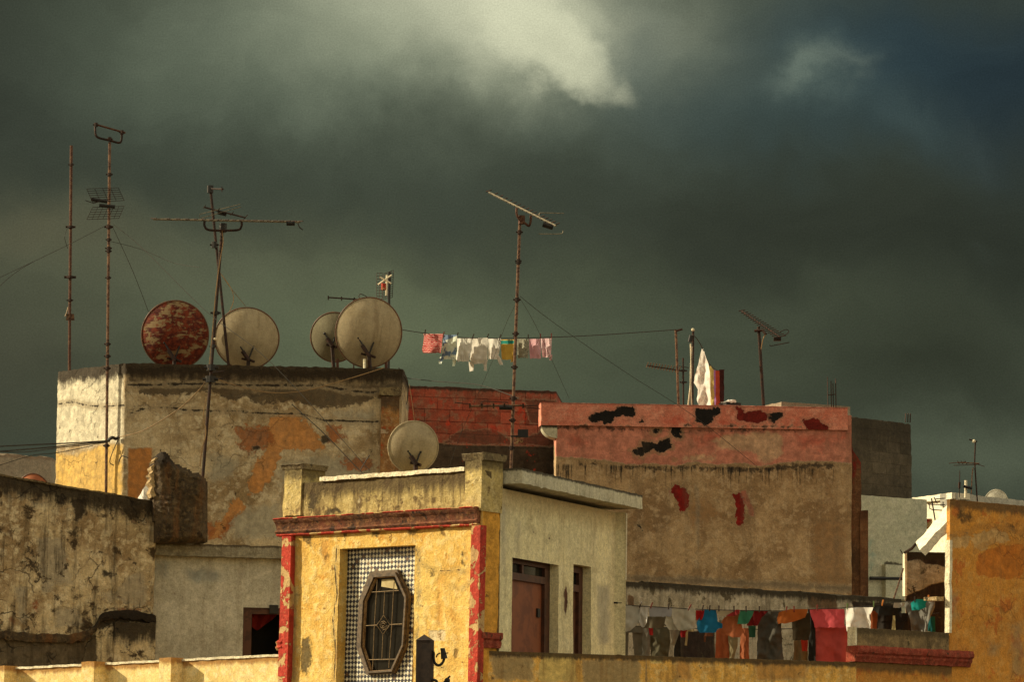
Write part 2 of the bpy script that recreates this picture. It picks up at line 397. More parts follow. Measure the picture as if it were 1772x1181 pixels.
sdir = Vector((-math.cos(SUN_EL) * math.cos(SUN_AZ), -math.cos(SUN_EL) * math.sin(SUN_AZ), math.sin(SUN_EL)))
so.rotation_euler = sdir.to_track_quat('Z', 'Y').to_euler(); so.location = sdir * 60
cam = bpy.data.cameras.new('camera'); co = bpy.data.objects.new('camera', cam); COL.objects.link(co); SC.camera = co
cam.sensor_width = 36; cam.lens = 36 * F / 1772; cam.clip_start = .5; cam.clip_end = 5000
cx = Vector((cr, -sr * sp * 1.0, sr * cp)); U_ = Vector((0, -sp, cp)); FW = Vector((0, cp, sp)); RT = Vector((1, 0, 0))
from mathutils import Matrix
rt = RT * cr + U_ * sr; upv = U_ * cr - RT * sr
co.matrix_world = Matrix(((rt.x, upv.x, -FW.x, 0), (rt.y, upv.y, -FW.y, 0), (rt.z, upv.z, -FW.z, 0), (0, 0, 0, 1)))
vs = SC.view_settings; vs.view_transform = 'Standard'; vs.look = 'None'; vs.exposure = .28; vs.gamma = 1
ZB = -9.0
# ------------------------------------------------------------------ materials
M = {}
M['main'] = plaster('main_plaster', (.52, .415, .255), (.26, .18, .09), (.58, .49, .33), 1.7, top=((.026, .017, .009), .26, .95), spots=((.05, .032, .016), .63, 5), crack=.35, bump=.7, streak=((.11, .08, .045), .3, 5),
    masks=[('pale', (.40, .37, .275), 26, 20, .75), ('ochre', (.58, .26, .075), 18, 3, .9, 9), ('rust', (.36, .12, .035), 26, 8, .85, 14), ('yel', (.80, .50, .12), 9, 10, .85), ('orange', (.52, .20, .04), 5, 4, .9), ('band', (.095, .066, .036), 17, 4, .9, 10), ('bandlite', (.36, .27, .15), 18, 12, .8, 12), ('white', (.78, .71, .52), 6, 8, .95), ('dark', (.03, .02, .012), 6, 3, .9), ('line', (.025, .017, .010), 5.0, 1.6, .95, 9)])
M['rusty_pier'] = plaster('pier_plaster', (.34, .17, .055), (.20, .10, .04), (.40, .25, .12), 3, peel=((.5, .38, .24), .60, 5), spots=((.30, .07, .02), .55, 6), top=((.04, .03, .02), .25, .8))
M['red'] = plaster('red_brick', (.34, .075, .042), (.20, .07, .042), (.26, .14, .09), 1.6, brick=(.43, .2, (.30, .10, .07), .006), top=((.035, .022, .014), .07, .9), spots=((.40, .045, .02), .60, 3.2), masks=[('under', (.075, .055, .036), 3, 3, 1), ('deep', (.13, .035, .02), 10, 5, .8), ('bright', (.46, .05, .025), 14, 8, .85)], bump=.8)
M['pink'] = plaster('pink_plaster', (.42, .285, .15), (.25, .155, .075), (.48, .345, .20), 1.7, masks=[('pink', (.62, .245, .165), 7, 2.5, 1), ('redden', (.52, .10, .06), 30, 22, .6), ('buff', (.62, .42, .25), 16, 8, .8), ('grime', (.035, .025, .018), 16, 6, .85, 12), ('warm', (.33, .185, .08), 20, 14, .7), ('black', (.014, .011, .009), 9, 1.5, 1, 11), ('blood', (.24, .012, .008), 10, 1.6, 1, 13), ('blood2', (.42, .05, .035), 9, 4, .6, 12), ('darkstrip', (.07, .05, .035), 12, 11, .6)],
    drip=((.018, .014, .010), .86, .80, .95), streak=((.14, .10, .06), .35, 4), bump=.55, crack=.12, spots=((.1, .07, .04), .68, 6))
M['pinktop'] = plaster('pink_parapet', (.62, .245, .165), (.53, .165, .105), (.64, .29, .2), 1.6, masks=[('redden', (.52, .075, .042), 26, 20, .7), ('grime', (.04, .025, .018), 12, 5, .9, 12), ('black', (.014, .011, .009), 9, 1.5, 1, 11), ('blood', (.17, .014, .009), 9, 1.6, 1, 11)], top=((.16, .045, .03), .03, .5), bump=.5, crack=.1)
M['butt'] = plaster('buttress', (.17, .075, .03), (.10, .045, .02), (.2, .1, .045), 2.2, masks=[('blood', (.22, .016, .012), 14, 8, .9)], streak=((.04, .025, .012), .6, 7), top=((.05, .02, .012), .2, .6))
M['darktower'] = plaster('dark_block', (.085, .068, .045), (.055, .045, .03), (.10, .08, .055), 1.2, brick=(.4, .21, (.7, .65, .55), .006), top=((.03, .024, .016), .5, .7), streak=((.04, .03, .02), .4, 3), bump=.5)
M['green'] = plaster('pale_green', (.50, .50, .36), (.42, .43, .32), (.54, .53, .4), 1.2, masks=[('teal', (.22, .42, .38), 14, 14, .7), ('dark', (.05, .042, .03), 8, 3, .9)], bump=.3, spots=((.28, .28, .2), .68, 5))
M['cream'] = plaster('cream_plaster', (.74, .65, .37), (.62, .55, .33), (.76, .68, .42), 1.3, masks=[('slabshade', (.52, .34, .15), 18, 22, .75), ('brown', (.10, .038, .02), 3, 1.5, 1, 18), ('greyrun', (.36, .34, .27), 10, 12, .6)], streak=((.44, .37, .22), .6, 6), top=((.40, .30, .15), .3, .6), bump=.35, spots=((.3, .25, .15), .72, 7))
M['slab'] = plaster('slab_plaster', (.56, .52, .37), (.46, .43, .31), (.5, .46, .34), 2.2, top=((.05, .04, .025), .05, .95), streak=((.2, .17, .1), .5, 11), spots=((.12, .09, .05), .66, 8), bump=.4)
M['tower'] = plaster('tower_plaster', (.76, .52, .15), (.68, .40, .085), (.82, .64, .27), 1.9, blotch=((.60, .31, .06), .57, .68), masks=[('grey', (.34, .28, .16), 16, 10, .75), ('mould', (.07, .05, .025), 14, 5, .85, 13), ('pale', (.80, .68, .44), 10, 5, .7), ('rusty', (.60, .28, .06), 14, 10, .6), ('sideo', (.80, .40, .06), 4, 3, 1), ('line', (.05, .03, .015), 1.5, 1.2, .9)],
    crack=.10, bump=1.0, spots=((.22, .11, .03), .60, 7), streak=((.50, .27, .06), .45, 4), grit=.2)
M['parapet_top'] = plaster('tower_parapet', (.42, .32, .12), (.27, .20, .08), (.58, .46, .20), 2.4, masks=[('mould', (.05, .036, .02), 14, 5, .9, 13), ('pale', (.72, .62, .36), 8, 5, .7)], top=((.07, .045, .02), .24, .85), blotch=((.15, .10, .04), .53, .62), streak=((.09, .06, .025), .7, 9), crack=.2, spots=((.1, .07, .03), .63, 7), bump=.9, peel=((.66, .55, .3), .67, 3))
M['post'] = plaster('post_plaster', (.56, .43, .16), (.42, .32, .13), (.62, .50, .24), 3, top=((.07, .05, .025), .16, .8), blotch=((.22, .15, .06), .55, .64), spots=((.12, .075, .03), .61, 8), crack=.15, bump=.9, peel=((.62, .40, .1), .66, 5))
M['cap'] = plaster('cap_stone', (.19, .14, .07), (.11, .08, .045), (.25, .2, .1), 5, spots=((.05, .035, .02), .56, 9), bump=.9)
M['coping'] = plaster('white_coping', (.80, .72, .52), (.70, .62, .42), (.8, .74, .56), 5, spots=((.06, .04, .02), .63, 7), bump=.7)
M['redpaint'] = plaster('red_paint', (.48, .05, .03), (.36, .038, .022), (.54, .08, .045), 4, peel=((.66, .44, .19), .54, 4.6), streak=((.2, .035, .02), .5, 9), spots=((.2, .03, .018), .66, 9), bump=.7)
M['cornice'] = plaster('cornice_paint', (.20, .065, .032), (.11, .05, .024), (.32, .15, .06), 3.5, spots=((.04, .024, .015), .53, 7), peel=((.72, .34, .2), .68, 6), streak=((.10, .035, .02), .6, 8), bump=.8)
M['redmould'] = plaster('red_moulding', (.32, .055, .03), (.20, .04, .022), (.38, .10, .055), 3.5, spots=((.05, .03, .018), .58, 7), streak=((.10, .035, .02), .5, 8), bump=.8)
M['leftwall'] = plaster('left_wall', (.58, .46, .27), (.28, .19, .095), (.68, .57, .37), 1.7, blotch=((.06, .038, .018), .54, .63), top=((.024, .016, .008), .34, .95), streak=((.055, .038, .02), .8, 7), spots=((.07, .05, .03), .58, 4), peel=((.30, .20, .12), .63, 2.2), crack=.7, bump=1.0,
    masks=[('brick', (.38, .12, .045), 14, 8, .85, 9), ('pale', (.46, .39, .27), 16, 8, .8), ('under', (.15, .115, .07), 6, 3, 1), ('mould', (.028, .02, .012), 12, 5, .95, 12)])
M['rubble'] = plaster('broken_masonry', (.075, .052, .028), (.04, .028, .016), (.13, .09, .045), 3, streak=((.20, .085, .025), .5, 6), top=((.016, .011, .007), .25, .9), spots=((.02, .014, .009), .58, 7), bump=1.0)
M['rubble_side'] = plaster('broken_masonry_end', (.5, .36, .18), (.3, .2, .09), (.55, .42, .25), 5, spots=((.04, .028, .014), .55, 7), bump=1.0)
M['greywall'] = plaster('grey_plaster', (.50, .465, .365), (.40, .37, .285), (.54, .50, .40), 1.2, masks=[('blue', (.30, .32, .29), 20, 18, .8), ('brownjoint', (.17, .12, .075), 3, 3, .7)], streak=((.30, .26, .19), .6, 6), bump=.3, top=((.2, .15, .09), .2, .6), spots=((.28, .22, .15), .64, 4))
M['ledge'] = plaster('ledge_plaster', (.27, .24, .17), (.20, .175, .12), (.33, .30, .22), 3, top=((.07, .05, .03), .05, .9), streak=((.12, .09, .055), .5, 9), bump=.6)
M['lowpar'] = plaster('yellow_parapet', (.84, .66, .30), (.74, .54, .2), (.86, .72, .4), 2.0, top=((.32, .14, .03), .10, .85), streak=((.62, .38, .1), .3, 8), spots=((.5, .28, .07), .68, 6), bump=.4)
M['lowpar2'] = plaster('ochre_parapet', (.84, .47, .10), (.62, .35, .09), (.80, .56, .22), 2.2, top=((.055, .035, .018), .085, .9), streak=((.24, .13, .04), .6, 7), spots=((.16, .09, .03), .62, 6), bump=.6, masks=[('lite', (.80, .60, .2), 6, 3, .85), ('orange', (.60, .28, .05), 10, 8, .7), ('joint', (.05, .035, .02), 2, 2, .9), ('greyed', (.34, .26, .13), 12, 8, .7)])
M['orange'] = plaster('orange_plaster', (.62, .275, .045), (.52, .225, .04), (.62, .32, .08), 1.3, top=((.10, .06, .025), .16, .85), blotch=((.52, .17, .03), .55, .6), streak=((.30, .16, .055), .3, 5), spots=((.14, .08, .03), .68, 5), crack=.35, bump=.6, masks=[('pale', (.66, .41, .16), 14, 3, .9), ('mould', (.07, .045, .02), 18, 10, .85, 10), ('hot', (.62, .20, .025), 14, 3, .9), ('greyed', (.36, .28, .15), 22, 20, .6), ('line', (.12, .07, .03), 1.5, 1.5, .7)])
M['balc'] = plaster('balcony_plaster', (.26, .18, .085), (.17, .12, .06), (.34, .24, .11), 2.4, streak=((.05, .035, .018), .75, 8), top=((.07, .05, .025), .12, .8), spots=((.06, .045, .02), .6, 7), bump=.7)
M['moss'] = plaster('mossy_wall', (.44, .405, .30), (.30, .27, .19), (.5, .46, .35), 1.8, top=((.03, .024, .013), .13, .95), blotch=((.10, .085, .05), .56, .64), streak=((.08, .065, .04), .6, 6), spots=((.06, .05, .028), .6, 5), masks=[('dark', (.035, .022, .015), 4, 3, 1), ('brown', (.13, .07, .03), 8, 4, .9), ('brick', (.3, .1, .05), 6, 4, .7)], bump=.7)
M['farwall'] = plaster('far_wall', (.30, .27, .2), (.25, .225, .165), (.33, .29, .21), 2, top=((.2, .14, .09), .08, .6), bump=.3)
M['whitewall'] = plaster('white_wall', (.80, .74, .56), (.72, .66, .5), (.82, .77, .6), 2, bump=.3, streak=((.6, .54, .4), .3, 5))
M['greyfascia'] = plaster('grey_fascia', (.42, .40, .33), (.36, .34, .28), (.46, .44, .37), 2, streak=((.2, .18, .14), .5, 6), bump=.3)
M['wood'] = simple('brown_wood', (.11, .042, .018), (.06, .025, .012), 9, .6)
M['doorred'] = simple('red_brown_door', (.21, .062, .022), (.14, .04, .016), 5, .6)
M['frame_dark'] = simple('maroon_frame', (.085, .032, .016), (.05, .02, .011), 9, .6)
M['glass'] = simple('dark_glass', (.012, .011, .009), (.018, .016, .012), 3, .10, spec=.06, bump=0.0)
M['void'] = simple('dark_interior', (.006, .005, .004), (.009, .007, .005), 3, .9)
M['steel_rust'] = simple('rusty_steel', (.065, .022, .011), (.13, .065, .032), 26, .6, .3, (.46, .64))
M['steel_dark'] = simple('dark_steel', (.020, .012, .008), (.045, .018, .010), 24, .55, .4)
M['steel_lite'] = simple('pale_steel', (.16, .085, .045), (.05, .02, .011), 20, .5, .3, (.44, .6))
M['alu'] = simple('dull_aluminium', (.22, .19, .13), (.11, .095, .065), 18, .5, .4)
M['black'] = simple('black_plastic', (.012, .011, .010), (.02, .017, .013), 18, .5)
M['wire'] = simple('dark_cable', (.022, .019, .014), (.03, .025, .018), 10, .6)
M['cable_lite'] = simple('yellowed_cable', (.26, .16, .065), (.18, .11, .045), 10, .5)
M['dish'] = plaster('dish_back', (.37, .305, .195), (.31, .25, .15), None, 2.2, spots=((.20, .07, .025), .69, 6), streak=((.17, .12, .065), .45, 9), bump=.08, grit=.16)
M['dish_dim'] = plaster('grey_dish_back', (.20, .18, .115), (.165, .145, .09), None, 2.0, streak=((.11, .09, .05), .5, 8), bump=.08, grit=.16)
M['dish_rim'] = simple('dish_rim', (.10, .05, .028), (.16, .065, .03), 14, .6)
def rusty_dish():
    m, t = newmat('rusty_dish_back'); oc = t.ocoord(); a = t.noise(oc, 4.2, 9, .68, .5); b = t.noise(oc, 13, 7, .7)
    s = t.n('ShaderNodeMapping', {0: oc, 3: (1, 1, 4)}).outputs[0]; c = t.noise(s, 4, 6, .65)
    f = t.sstep(t.m('ADD', t.m('MULTIPLY', a, .6), t.m('MULTIPLY', c, .55)), .59, .64)
    rust = t.mix(t.sstep(b, .42, .6), (.07, .011, .006), (.17, .03, .010)); bare = t.mix(t.sstep(b, .56, .62), (.24, .165, .08), (.17, .045, .016))
    finish(t, t.mix(f, rust, bare), .8, t.m('SUBTRACT', b, f), .3, .006); return m
M['dish_rust'] = rusty_dish()
M['dish_orange'] = simple('orange_dish_rust', (.40, .13, .045), (.33, .10, .04), 6, .7)
def tile_mat():
    m, t = newmat('diamond_tiles'); u, v = t.attr('u'), t.attr('v'); wb = t.n('ShaderNodeTexNoise', {'Vector': t.ocoord(), 'Scale': 5.0, 'Detail': 3.0}).outputs[0]; a = t.m('DIVIDE', t.m('ADD', u, t.m('MULTIPLY', wb, .03)), .0585); b = t.m('DIVIDE', t.m('SUBTRACT', v, t.m('MULTIPLY', wb, .025)), .0600)
    p, q = t.m('ADD', a, b), t.m('SUBTRACT', a, b)
    fp, fq = t.m('FRACT', t.m('MULTIPLY', p, 1.0)), t.m('FRACT', t.m('MULTIPLY', q, 1.0))
    cp_, cq = t.m('FLOOR', p), t.m('FLOOR', q)
    par = t.m('MODULO', t.m('ADD', t.m('ADD', cp_, cq), 1000.0), 2.0)
    ed = t.m('MULTIPLY', t.m('ABSOLUTE', t.m('SUBTRACT', fp, .5)), 1.0); ed2 = t.m('ABSOLUTE', t.m('SUBTRACT', fq, .5)); e = t.m('MAXIMUM', ed, ed2)
    rnd = t.n('ShaderNodeTexWhiteNoise', {0: t.vec(cp_, cq, 0)}, noise_dimensions='3D').outputs[0]
    oc = t.ocoord(); dirt = t.noise(oc, 14, 6, .65)
    wc = t.mix(t.sstep(rnd, 0, 1), (.80, .76, .58), (.62, .58, .42)); dc = t.mix(rnd, (.012, .014, .03), (.022, .024, .04))
    wc = t.mix(t.m('MULTIPLY', t.sstep(dirt, .50, .66), .8), wc, (.24, .13, .05))
    col = t.mix(t.sstep(par, .4, .6), dc, wc); col = t.mix(t.m('GREATER_THAN', rnd, .965), col, (.16, .095, .05)); col = t.mix(t.sstep(e, .44, .49), col, (.05, .04, .03))
    finish(t, col, .35, t.sstep(e, .40, .5, 1, 0), .3, .004, spec=.45); return m
M['tiles'] = tile_mat()
# ------------------------------------------------------------------ ground
def ground():
    m, t = newmat('street_ground'); oc = t.ocoord(); a = t.noise(oc, .4, 8, .6); b = t.noise(oc, 12, 6, .6)
    finish(t, t.mix(t.sstep(a, .4, .6), t.mix(b, (.06, .05, .04), (.11, .09, .065)), (.14, .115, .08)), .95, b, .4, .03)
    g = MB(); n = 24
    for i in range(n + 1):
        for j in range(n + 1):
            g.v.append(Vector(((i / n - .5) * 4000, (j / n - .5) * 4000 + 60, ZB)))
    for i in range(n):
        for j in range(n): g.f.append((i * (n + 1) + j, (i + 1) * (n + 1) + j, (i + 1) * (n + 1) + j + 1, i * (n + 1) + j + 1))
    o = obj('ground', g, m, None); o['kind'] = 'structure'
ground()
def V2(p, z=None): return Vector((p.x, p.y, p.z if z is None else z))
# ------------------------------------------------------------------ main block with the dishes
def main_block():
    C = W(217, 628, 54.0); z = C.z; L = level(100, 643, z); Rr = level(697, 638, z)
    root = thing('roof_block', 'tall weathered grey-brown plaster block with white sunlit side, carrying satellite dishes', 'building', (C.x, C.y, ZB))
    masks = {
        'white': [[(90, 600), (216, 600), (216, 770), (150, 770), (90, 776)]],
        'yel': [[(90, 776), (125, 784), (150, 776), (180, 766), (217, 764), (217, 900), (90, 900)]],
        'orange': [[(219, 774), (267, 774), (262, 805), (250, 870), (219, 880)]],
        'ochre': [[(468, 722), (485, 715), (512, 716), (530, 728), (550, 752), (566, 776), (552, 782), (492, 780), (478, 806), (466, 835), (452, 856), (430, 858), (426, 838), (438, 806), (458, 778), (462, 745)], [(402, 860), (420, 864), (424, 880), (404, 905), (385, 925), (378, 936), (362, 936), (364, 915), (390, 890)]],
        'rust': [[(405, 735), (470, 735), (480, 770), (430, 790), (410, 770)], [(395, 895), (408, 892), (392, 935), (374, 937)], [(560, 735), (590, 735), (600, 765), (566, 772)], [(350, 905), (380, 900), (372, 935), (352, 935)], [(585, 790), (640, 790), (660, 815), (600, 820)]],
        'band': [[(222, 636), (300, 634), (500, 640), (700, 640), (700, 690), (652, 690), (630, 700), (604, 705), (562, 708), (538, 704), (500, 695), (470, 700), (440, 698), (424, 690), (396, 694), (375, 684), (366, 676), (330, 684), (290, 686), (240, 686), (236, 668), (222, 664)]],
        'bandlite': [[(224, 650), (330, 650), (360, 664), (290, 666), (240, 668)], [(380, 654), (470, 658), (460, 668), (390, 668)], [(430, 670), (480, 672), (470, 686), (430, 684)], [(500, 650), (690, 655), (688, 668), (560, 676)]],
        'pale': [[(354, 782), (400, 780), (430, 800), (400, 840), (356, 850)], [(480, 785), (600, 780), (655, 800), (655, 840), (470, 850)], [(380, 880), (490, 860), (490, 940), (400, 942)], [(560, 705), (655, 700), (655, 740), (590, 740)]],
        'dark': [[(435, 772), (455, 770), (450, 780), (436, 780)], [(556, 755), (566, 752), (574, 764), (560, 770), (554, 764)]],
        'line': [('line', [(222, 667), (330, 665), (365, 664), (420, 668), (480, 667), (560, 668), (600, 676), (640, 680), (690, 678)], 2.6), ('line', [(226, 716), (250, 707), (285, 704), (320, 710), (360, 712), (400, 712), (470, 716), (520, 716), (560, 728), (600, 729), (656, 730)], 2.2), ('line', [(102, 700), (125, 696), (150, 702), (180, 704), (214, 702)], 2.0)]}
    plan = [V2(L), V2(C), V2(Rr), Vector((Rr.x + .05, Rr.y + 1.5, 0)), Vector((L.x + .1, L.y + 1.0, 0))]
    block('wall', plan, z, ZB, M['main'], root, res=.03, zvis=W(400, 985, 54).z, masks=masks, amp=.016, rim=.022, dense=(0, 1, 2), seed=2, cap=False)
    m = MB(); m.poly([Vector((p.x * .999, p.y + .02, z - .4)) for p in plan], Vector((0, 0, -.1))); obj('roof', m, M['farwall'], root)
    Ff = Face(V2(C, z), V2(Rr, z)); m = MB()
    u0, z1 = Ff.uz(659, 687); u1, _ = Ff.uz(691, 687); m.rbox(Ff, u0, u1, ZB, z1, -.05, .11, .03, .008, 3); 
    obj('corner_pier', m, M['rusty_pier'], root)
    m = MB(); m.rbox(Ff, u0 - .03, u1 + .02, z1 + .005, z1 + .13, -.05, .13, .03, .012, 5); obj('pier_cap', m, M['cap'], root)
    return Ff, C, L, Rr, z
FM, MC, ML, MR, MZ = main_block()
# ------------------------------------------------------------------ red block wall behind
def red_block():
    A = W(706, 667, 60.0); z = A.z; B = level(964, 677, z)
    root = thing('brick_building', 'low building with a red painted block wall behind the aerial mast', 'building', (A.x, A.y, ZB))
    A2 = A + (A - B).normalized() * 1.2
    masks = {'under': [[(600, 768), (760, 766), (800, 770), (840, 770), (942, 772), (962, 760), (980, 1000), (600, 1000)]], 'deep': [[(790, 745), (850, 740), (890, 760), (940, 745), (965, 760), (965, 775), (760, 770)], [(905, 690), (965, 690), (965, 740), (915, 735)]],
             'bright': [[(704, 665), (716, 668), (722, 730), (712, 760), (704, 760)], [(740, 690), (755, 690), (750, 705), (740, 702)], [(815, 735), (830, 735), (826, 750), (815, 748)], [(845, 735), (865, 735), (860, 755), (845, 750)], [(770, 712), (780, 712), (776, 735), (770, 730)]]}
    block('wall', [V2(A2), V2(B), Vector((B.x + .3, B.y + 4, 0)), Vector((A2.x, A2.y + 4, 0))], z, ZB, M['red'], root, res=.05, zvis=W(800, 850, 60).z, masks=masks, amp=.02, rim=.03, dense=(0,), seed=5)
    Fr = Face(V2(A, z), V2(B, z)); m = MB()
    p = [Fr.at(x, y, .05) for x, y in ((708, 664), (712, 690), (716, 715), (721, 735))]
    return Fr
FR = red_block()
# ------------------------------------------------------------------ pink building
def pink_building():
    A = W(936, 697, 57.0); z = A.z; B = level(1467, 706, z)
    root = thing('pink_building', 'broad building with peeling pink parapet over drip-stained brown wall with red paint smears', 'building', (A.x, A.y, ZB))
    Fp = Face(V2(A, z), V2(B, z)); u0, _ = Fp.uz(962, 760); P0 = Fp.pt(u0, z); P1 = Fp.pt(Fp.L, z)
    B1 = Fp.at(1474, 800); B1.z = 0
    bk = Vector((.06, 6.0, 0))
    patches = [[(1017, 722), (1035, 712), (1058, 710), (1075, 702), (1096, 704), (1100, 718), (1092, 724), (1078, 720), (1064, 724), (1060, 734), (1046, 736), (1040, 730), (1022, 733)],
        [(1203, 708), (1246, 706), (1246, 716), (1236, 722), (1234, 734), (1218, 738), (1202, 730), (1204, 722)], [(1272, 704), (1284, 708), (1290, 714), (1312, 710), (1326, 714), (1330, 730), (1300, 734), (1276, 726)], [(1326, 716), (1356, 712), (1352, 724), (1340, 732), (1326, 730)], [(1103, 730), (1112, 726), (1112, 732), (1104, 734)]]
    lowp = [[(1092, 780), (1110, 774), (1110, 764), (1136, 766), (1158, 758), (1163, 776), (1150, 784), (1140, 786), (1132, 780), (1112, 790), (1098, 790)], [(1158, 740), (1178, 738), (1178, 752), (1184, 758), (1170, 758), (1162, 752)], [(1128, 744), (1142, 740), (1138, 752), (1130, 752)], [(1165, 795), (1169, 793), (1169, 797)]]
    masks = {'pink': [[(940, 690), (1480, 690), (1480, 800), (1467, 802), (1400, 800), (1370, 800), (1330, 806), (1310, 808), (1290, 803), (1240, 806), (1200, 800), (1170, 808), (1130, 804), (1090, 806), (1060, 800), (1010, 794), (960, 792)]],
        'redden': [[(962, 745), (1010, 742), (1030, 780), (985, 785)], [(1165, 742), (1290, 742), (1260, 770), (1200, 778)], [(1370, 745), (1475, 740), (1475, 770), (1420, 785), (1370, 780)], [(1215, 765), (1250, 763), (1246, 778), (1215, 775)]],
        'buff': [[(1255, 750), (1345, 742), (1362, 760), (1356, 790), (1320, 808), (1300, 785), (1240, 780), (1225, 765)], [(1180, 790), (1240, 784), (1240, 802), (1180, 800)]],
        'grime': [[(962, 735), (1060, 738), (1120, 742), (1160, 744), (1300, 742), (1400, 744), (1400, 748), (1160, 750), (962, 744)], ('line', [(1075, 809), (1130, 811), (1170, 814), (1200, 808), (1240, 811)], 5), ('line', [(1260, 812), (1310, 814), (1350, 810), (1400, 806), (1440, 806)], 6), ('line', [(1000, 800), (1040, 806)], 4)],
        'warm': [[(1400, 900), (1470, 900), (1470, 1020), (1400, 1020)], [(1180, 860), (1230, 850), (1260, 900), (1190, 920)], [(1420, 820), (1440, 820), (1450, 900), (1430, 900)]],
        'darkstrip': [('line', [(1206, 840), (1208, 900), (1207, 985)], 6), [(1080, 990), (1480, 1010), (1480, 1030), (1080, 1010)]],  # darker upright strip and darker low band
        'black': lowp + [[(1103, 908), (1108, 907), (1111, 914), (1113, 921), (1105, 914)]],
        'blood': [[(1157, 845), (1172, 838), (1188, 846), (1194, 860), (1193, 872), (1186, 886), (1176, 889), (1172, 872), (1166, 860)], [(1268, 856), (1280, 853), (1288, 858), (1288, 900), (1284, 913), (1273, 913), (1272, 880)]],
        'blood2': [[(1278, 850), (1292, 846), (1306, 880), (1310, 898), (1298, 896)], [(1156, 850), (1162, 848), (1164, 862), (1158, 860)], [(1192, 866), (1200, 872), (1192, 876)]]}
    block('wall', [V2(P0), V2(B1), B1 + bk, V2(P0) + bk, V2(P0) + Vector((-.035, .4, 0))], z - .12, ZB, M['pink'], root, res=.035, zvis=W(1200, 1060, 57).z, masks=masks, amp=.014, rim=.0, dense=(0, 1, 4), seed=9)
    u1 = Fp.L; zb = Fp.uz(1200, 741)[1]
    masks2 = {'black': [patches[0], patches[1], patches[4], patches[3]], 'blood': [patches[2], [(1388, 728), (1404, 724), (1416, 722), (1424, 734), (1438, 736), (1434, 746), (1416, 748), (1404, 756), (1396, 746)]],
        'redden': [[(940, 720), (1010, 728), (1010, 740), (940, 740)], [(1180, 712), (1200, 726), (1200, 740), (1150, 740), (1130, 728)], [(1355, 720), (1390, 722), (1390, 740), (1350, 740)], [(1240, 724), (1275, 726), (1275, 742), (1236, 742)]],
        'grime': [[(1000, 734), (1060, 736), (1120, 739), (1120, 742), (1000, 742)], [(1180, 732), (1230, 736), (1390, 735), (1390, 742), (1180, 742)]]}
    q0, q1 = Fp.pt(0, z, .045), Fp.pt(u1, z, .045)
    block('parapet', [V2(q0), V2(q1), V2(q1 + Vector((0, .35, 0))), V2(q0 + Vector((-.03, .35, 0)))], z, zb, M['pinktop'], root, res=.035, masks=masks2, amp=.016, rim=.014, dense=(0, 1, 3), seed=12)
    m = MB(); ua = Fp.uz(937, 740)[0]; ub = u0 + .02; r = ub - ua            # round corbel under the overhanging end
    pts = [(ub, zb - .002)] + [(ub - r * math.cos(k * math.pi / 16), zb - .002 - r * .8 * math.sin(k * math.pi / 16)) for k in range(9)]
    m.poly([Fp.pt(a, b, -.3) for a, b in pts], Fp.n * .32); obj('corbel', m, M['slab'], root)
    m = MB(); zt = z - .05                                                # leaning buttress at the right end
    out = [(1466, 712), (1472, 745), (1478, 780), (1490, 800), (1492, 870), (1492, 1040), (1466, 1040)]
    pts = [Fp.at(x, y, -.06) for x, y in out]; pts[-1].z = pts[-2].z = ZB
    n_ = 10; dense_pts = []
    for a, b in zip(pts, pts[1:] + pts[:1]):
        for k in range(n_): dense_pts.append(a.lerp(b, k / n_))
    m.poly([p + Fp.t * mn.noise(p * 6) * .015 for p in dense_pts], Fp.n * -1.2)
    B_ = np.array([tuple(p) for p in m.v]); X, Y = proj(B_); bl = np.maximum(sdf(X, Y, [(1462, 700), (1485, 770), (1496, 800), (1490, 838), (1474, 830), (1468, 760)]), -60)
    obj('buttress', m, M['butt'], root, attrs={'blood': bl})
    m = MB(); u_a = Fp.uz(1489, 900)[0]; u_b = Fp.uz(1503, 900)[0]; m.rbox(Fp, u_a, u_b, ZB, Fp.uz(1495, 884)[1], -.9, -.02, .02, .01, 4); obj('pier', m, M['butt'], root)
    # stair-hut roof lip showing above the parapet
    Hc = W(1352, 695, 60.0); Hl = level(1318, 703, Hc.z); Hr = level(1472, 704, Hc.z)
    block('stair_hut', [V2(Hl), V2(Hc), V2(Hr), Vector((Hr.x, Hr.y + 2, 0)), Vector((Hl.x + .2, Hl.y + 2, 0))], Hc.z, Hc.z - .9, M['farwall'], root, res=.08, amp=.01, dense=(0, 1), seed=3)
    return Fp, z
FP, PZ = pink_building()
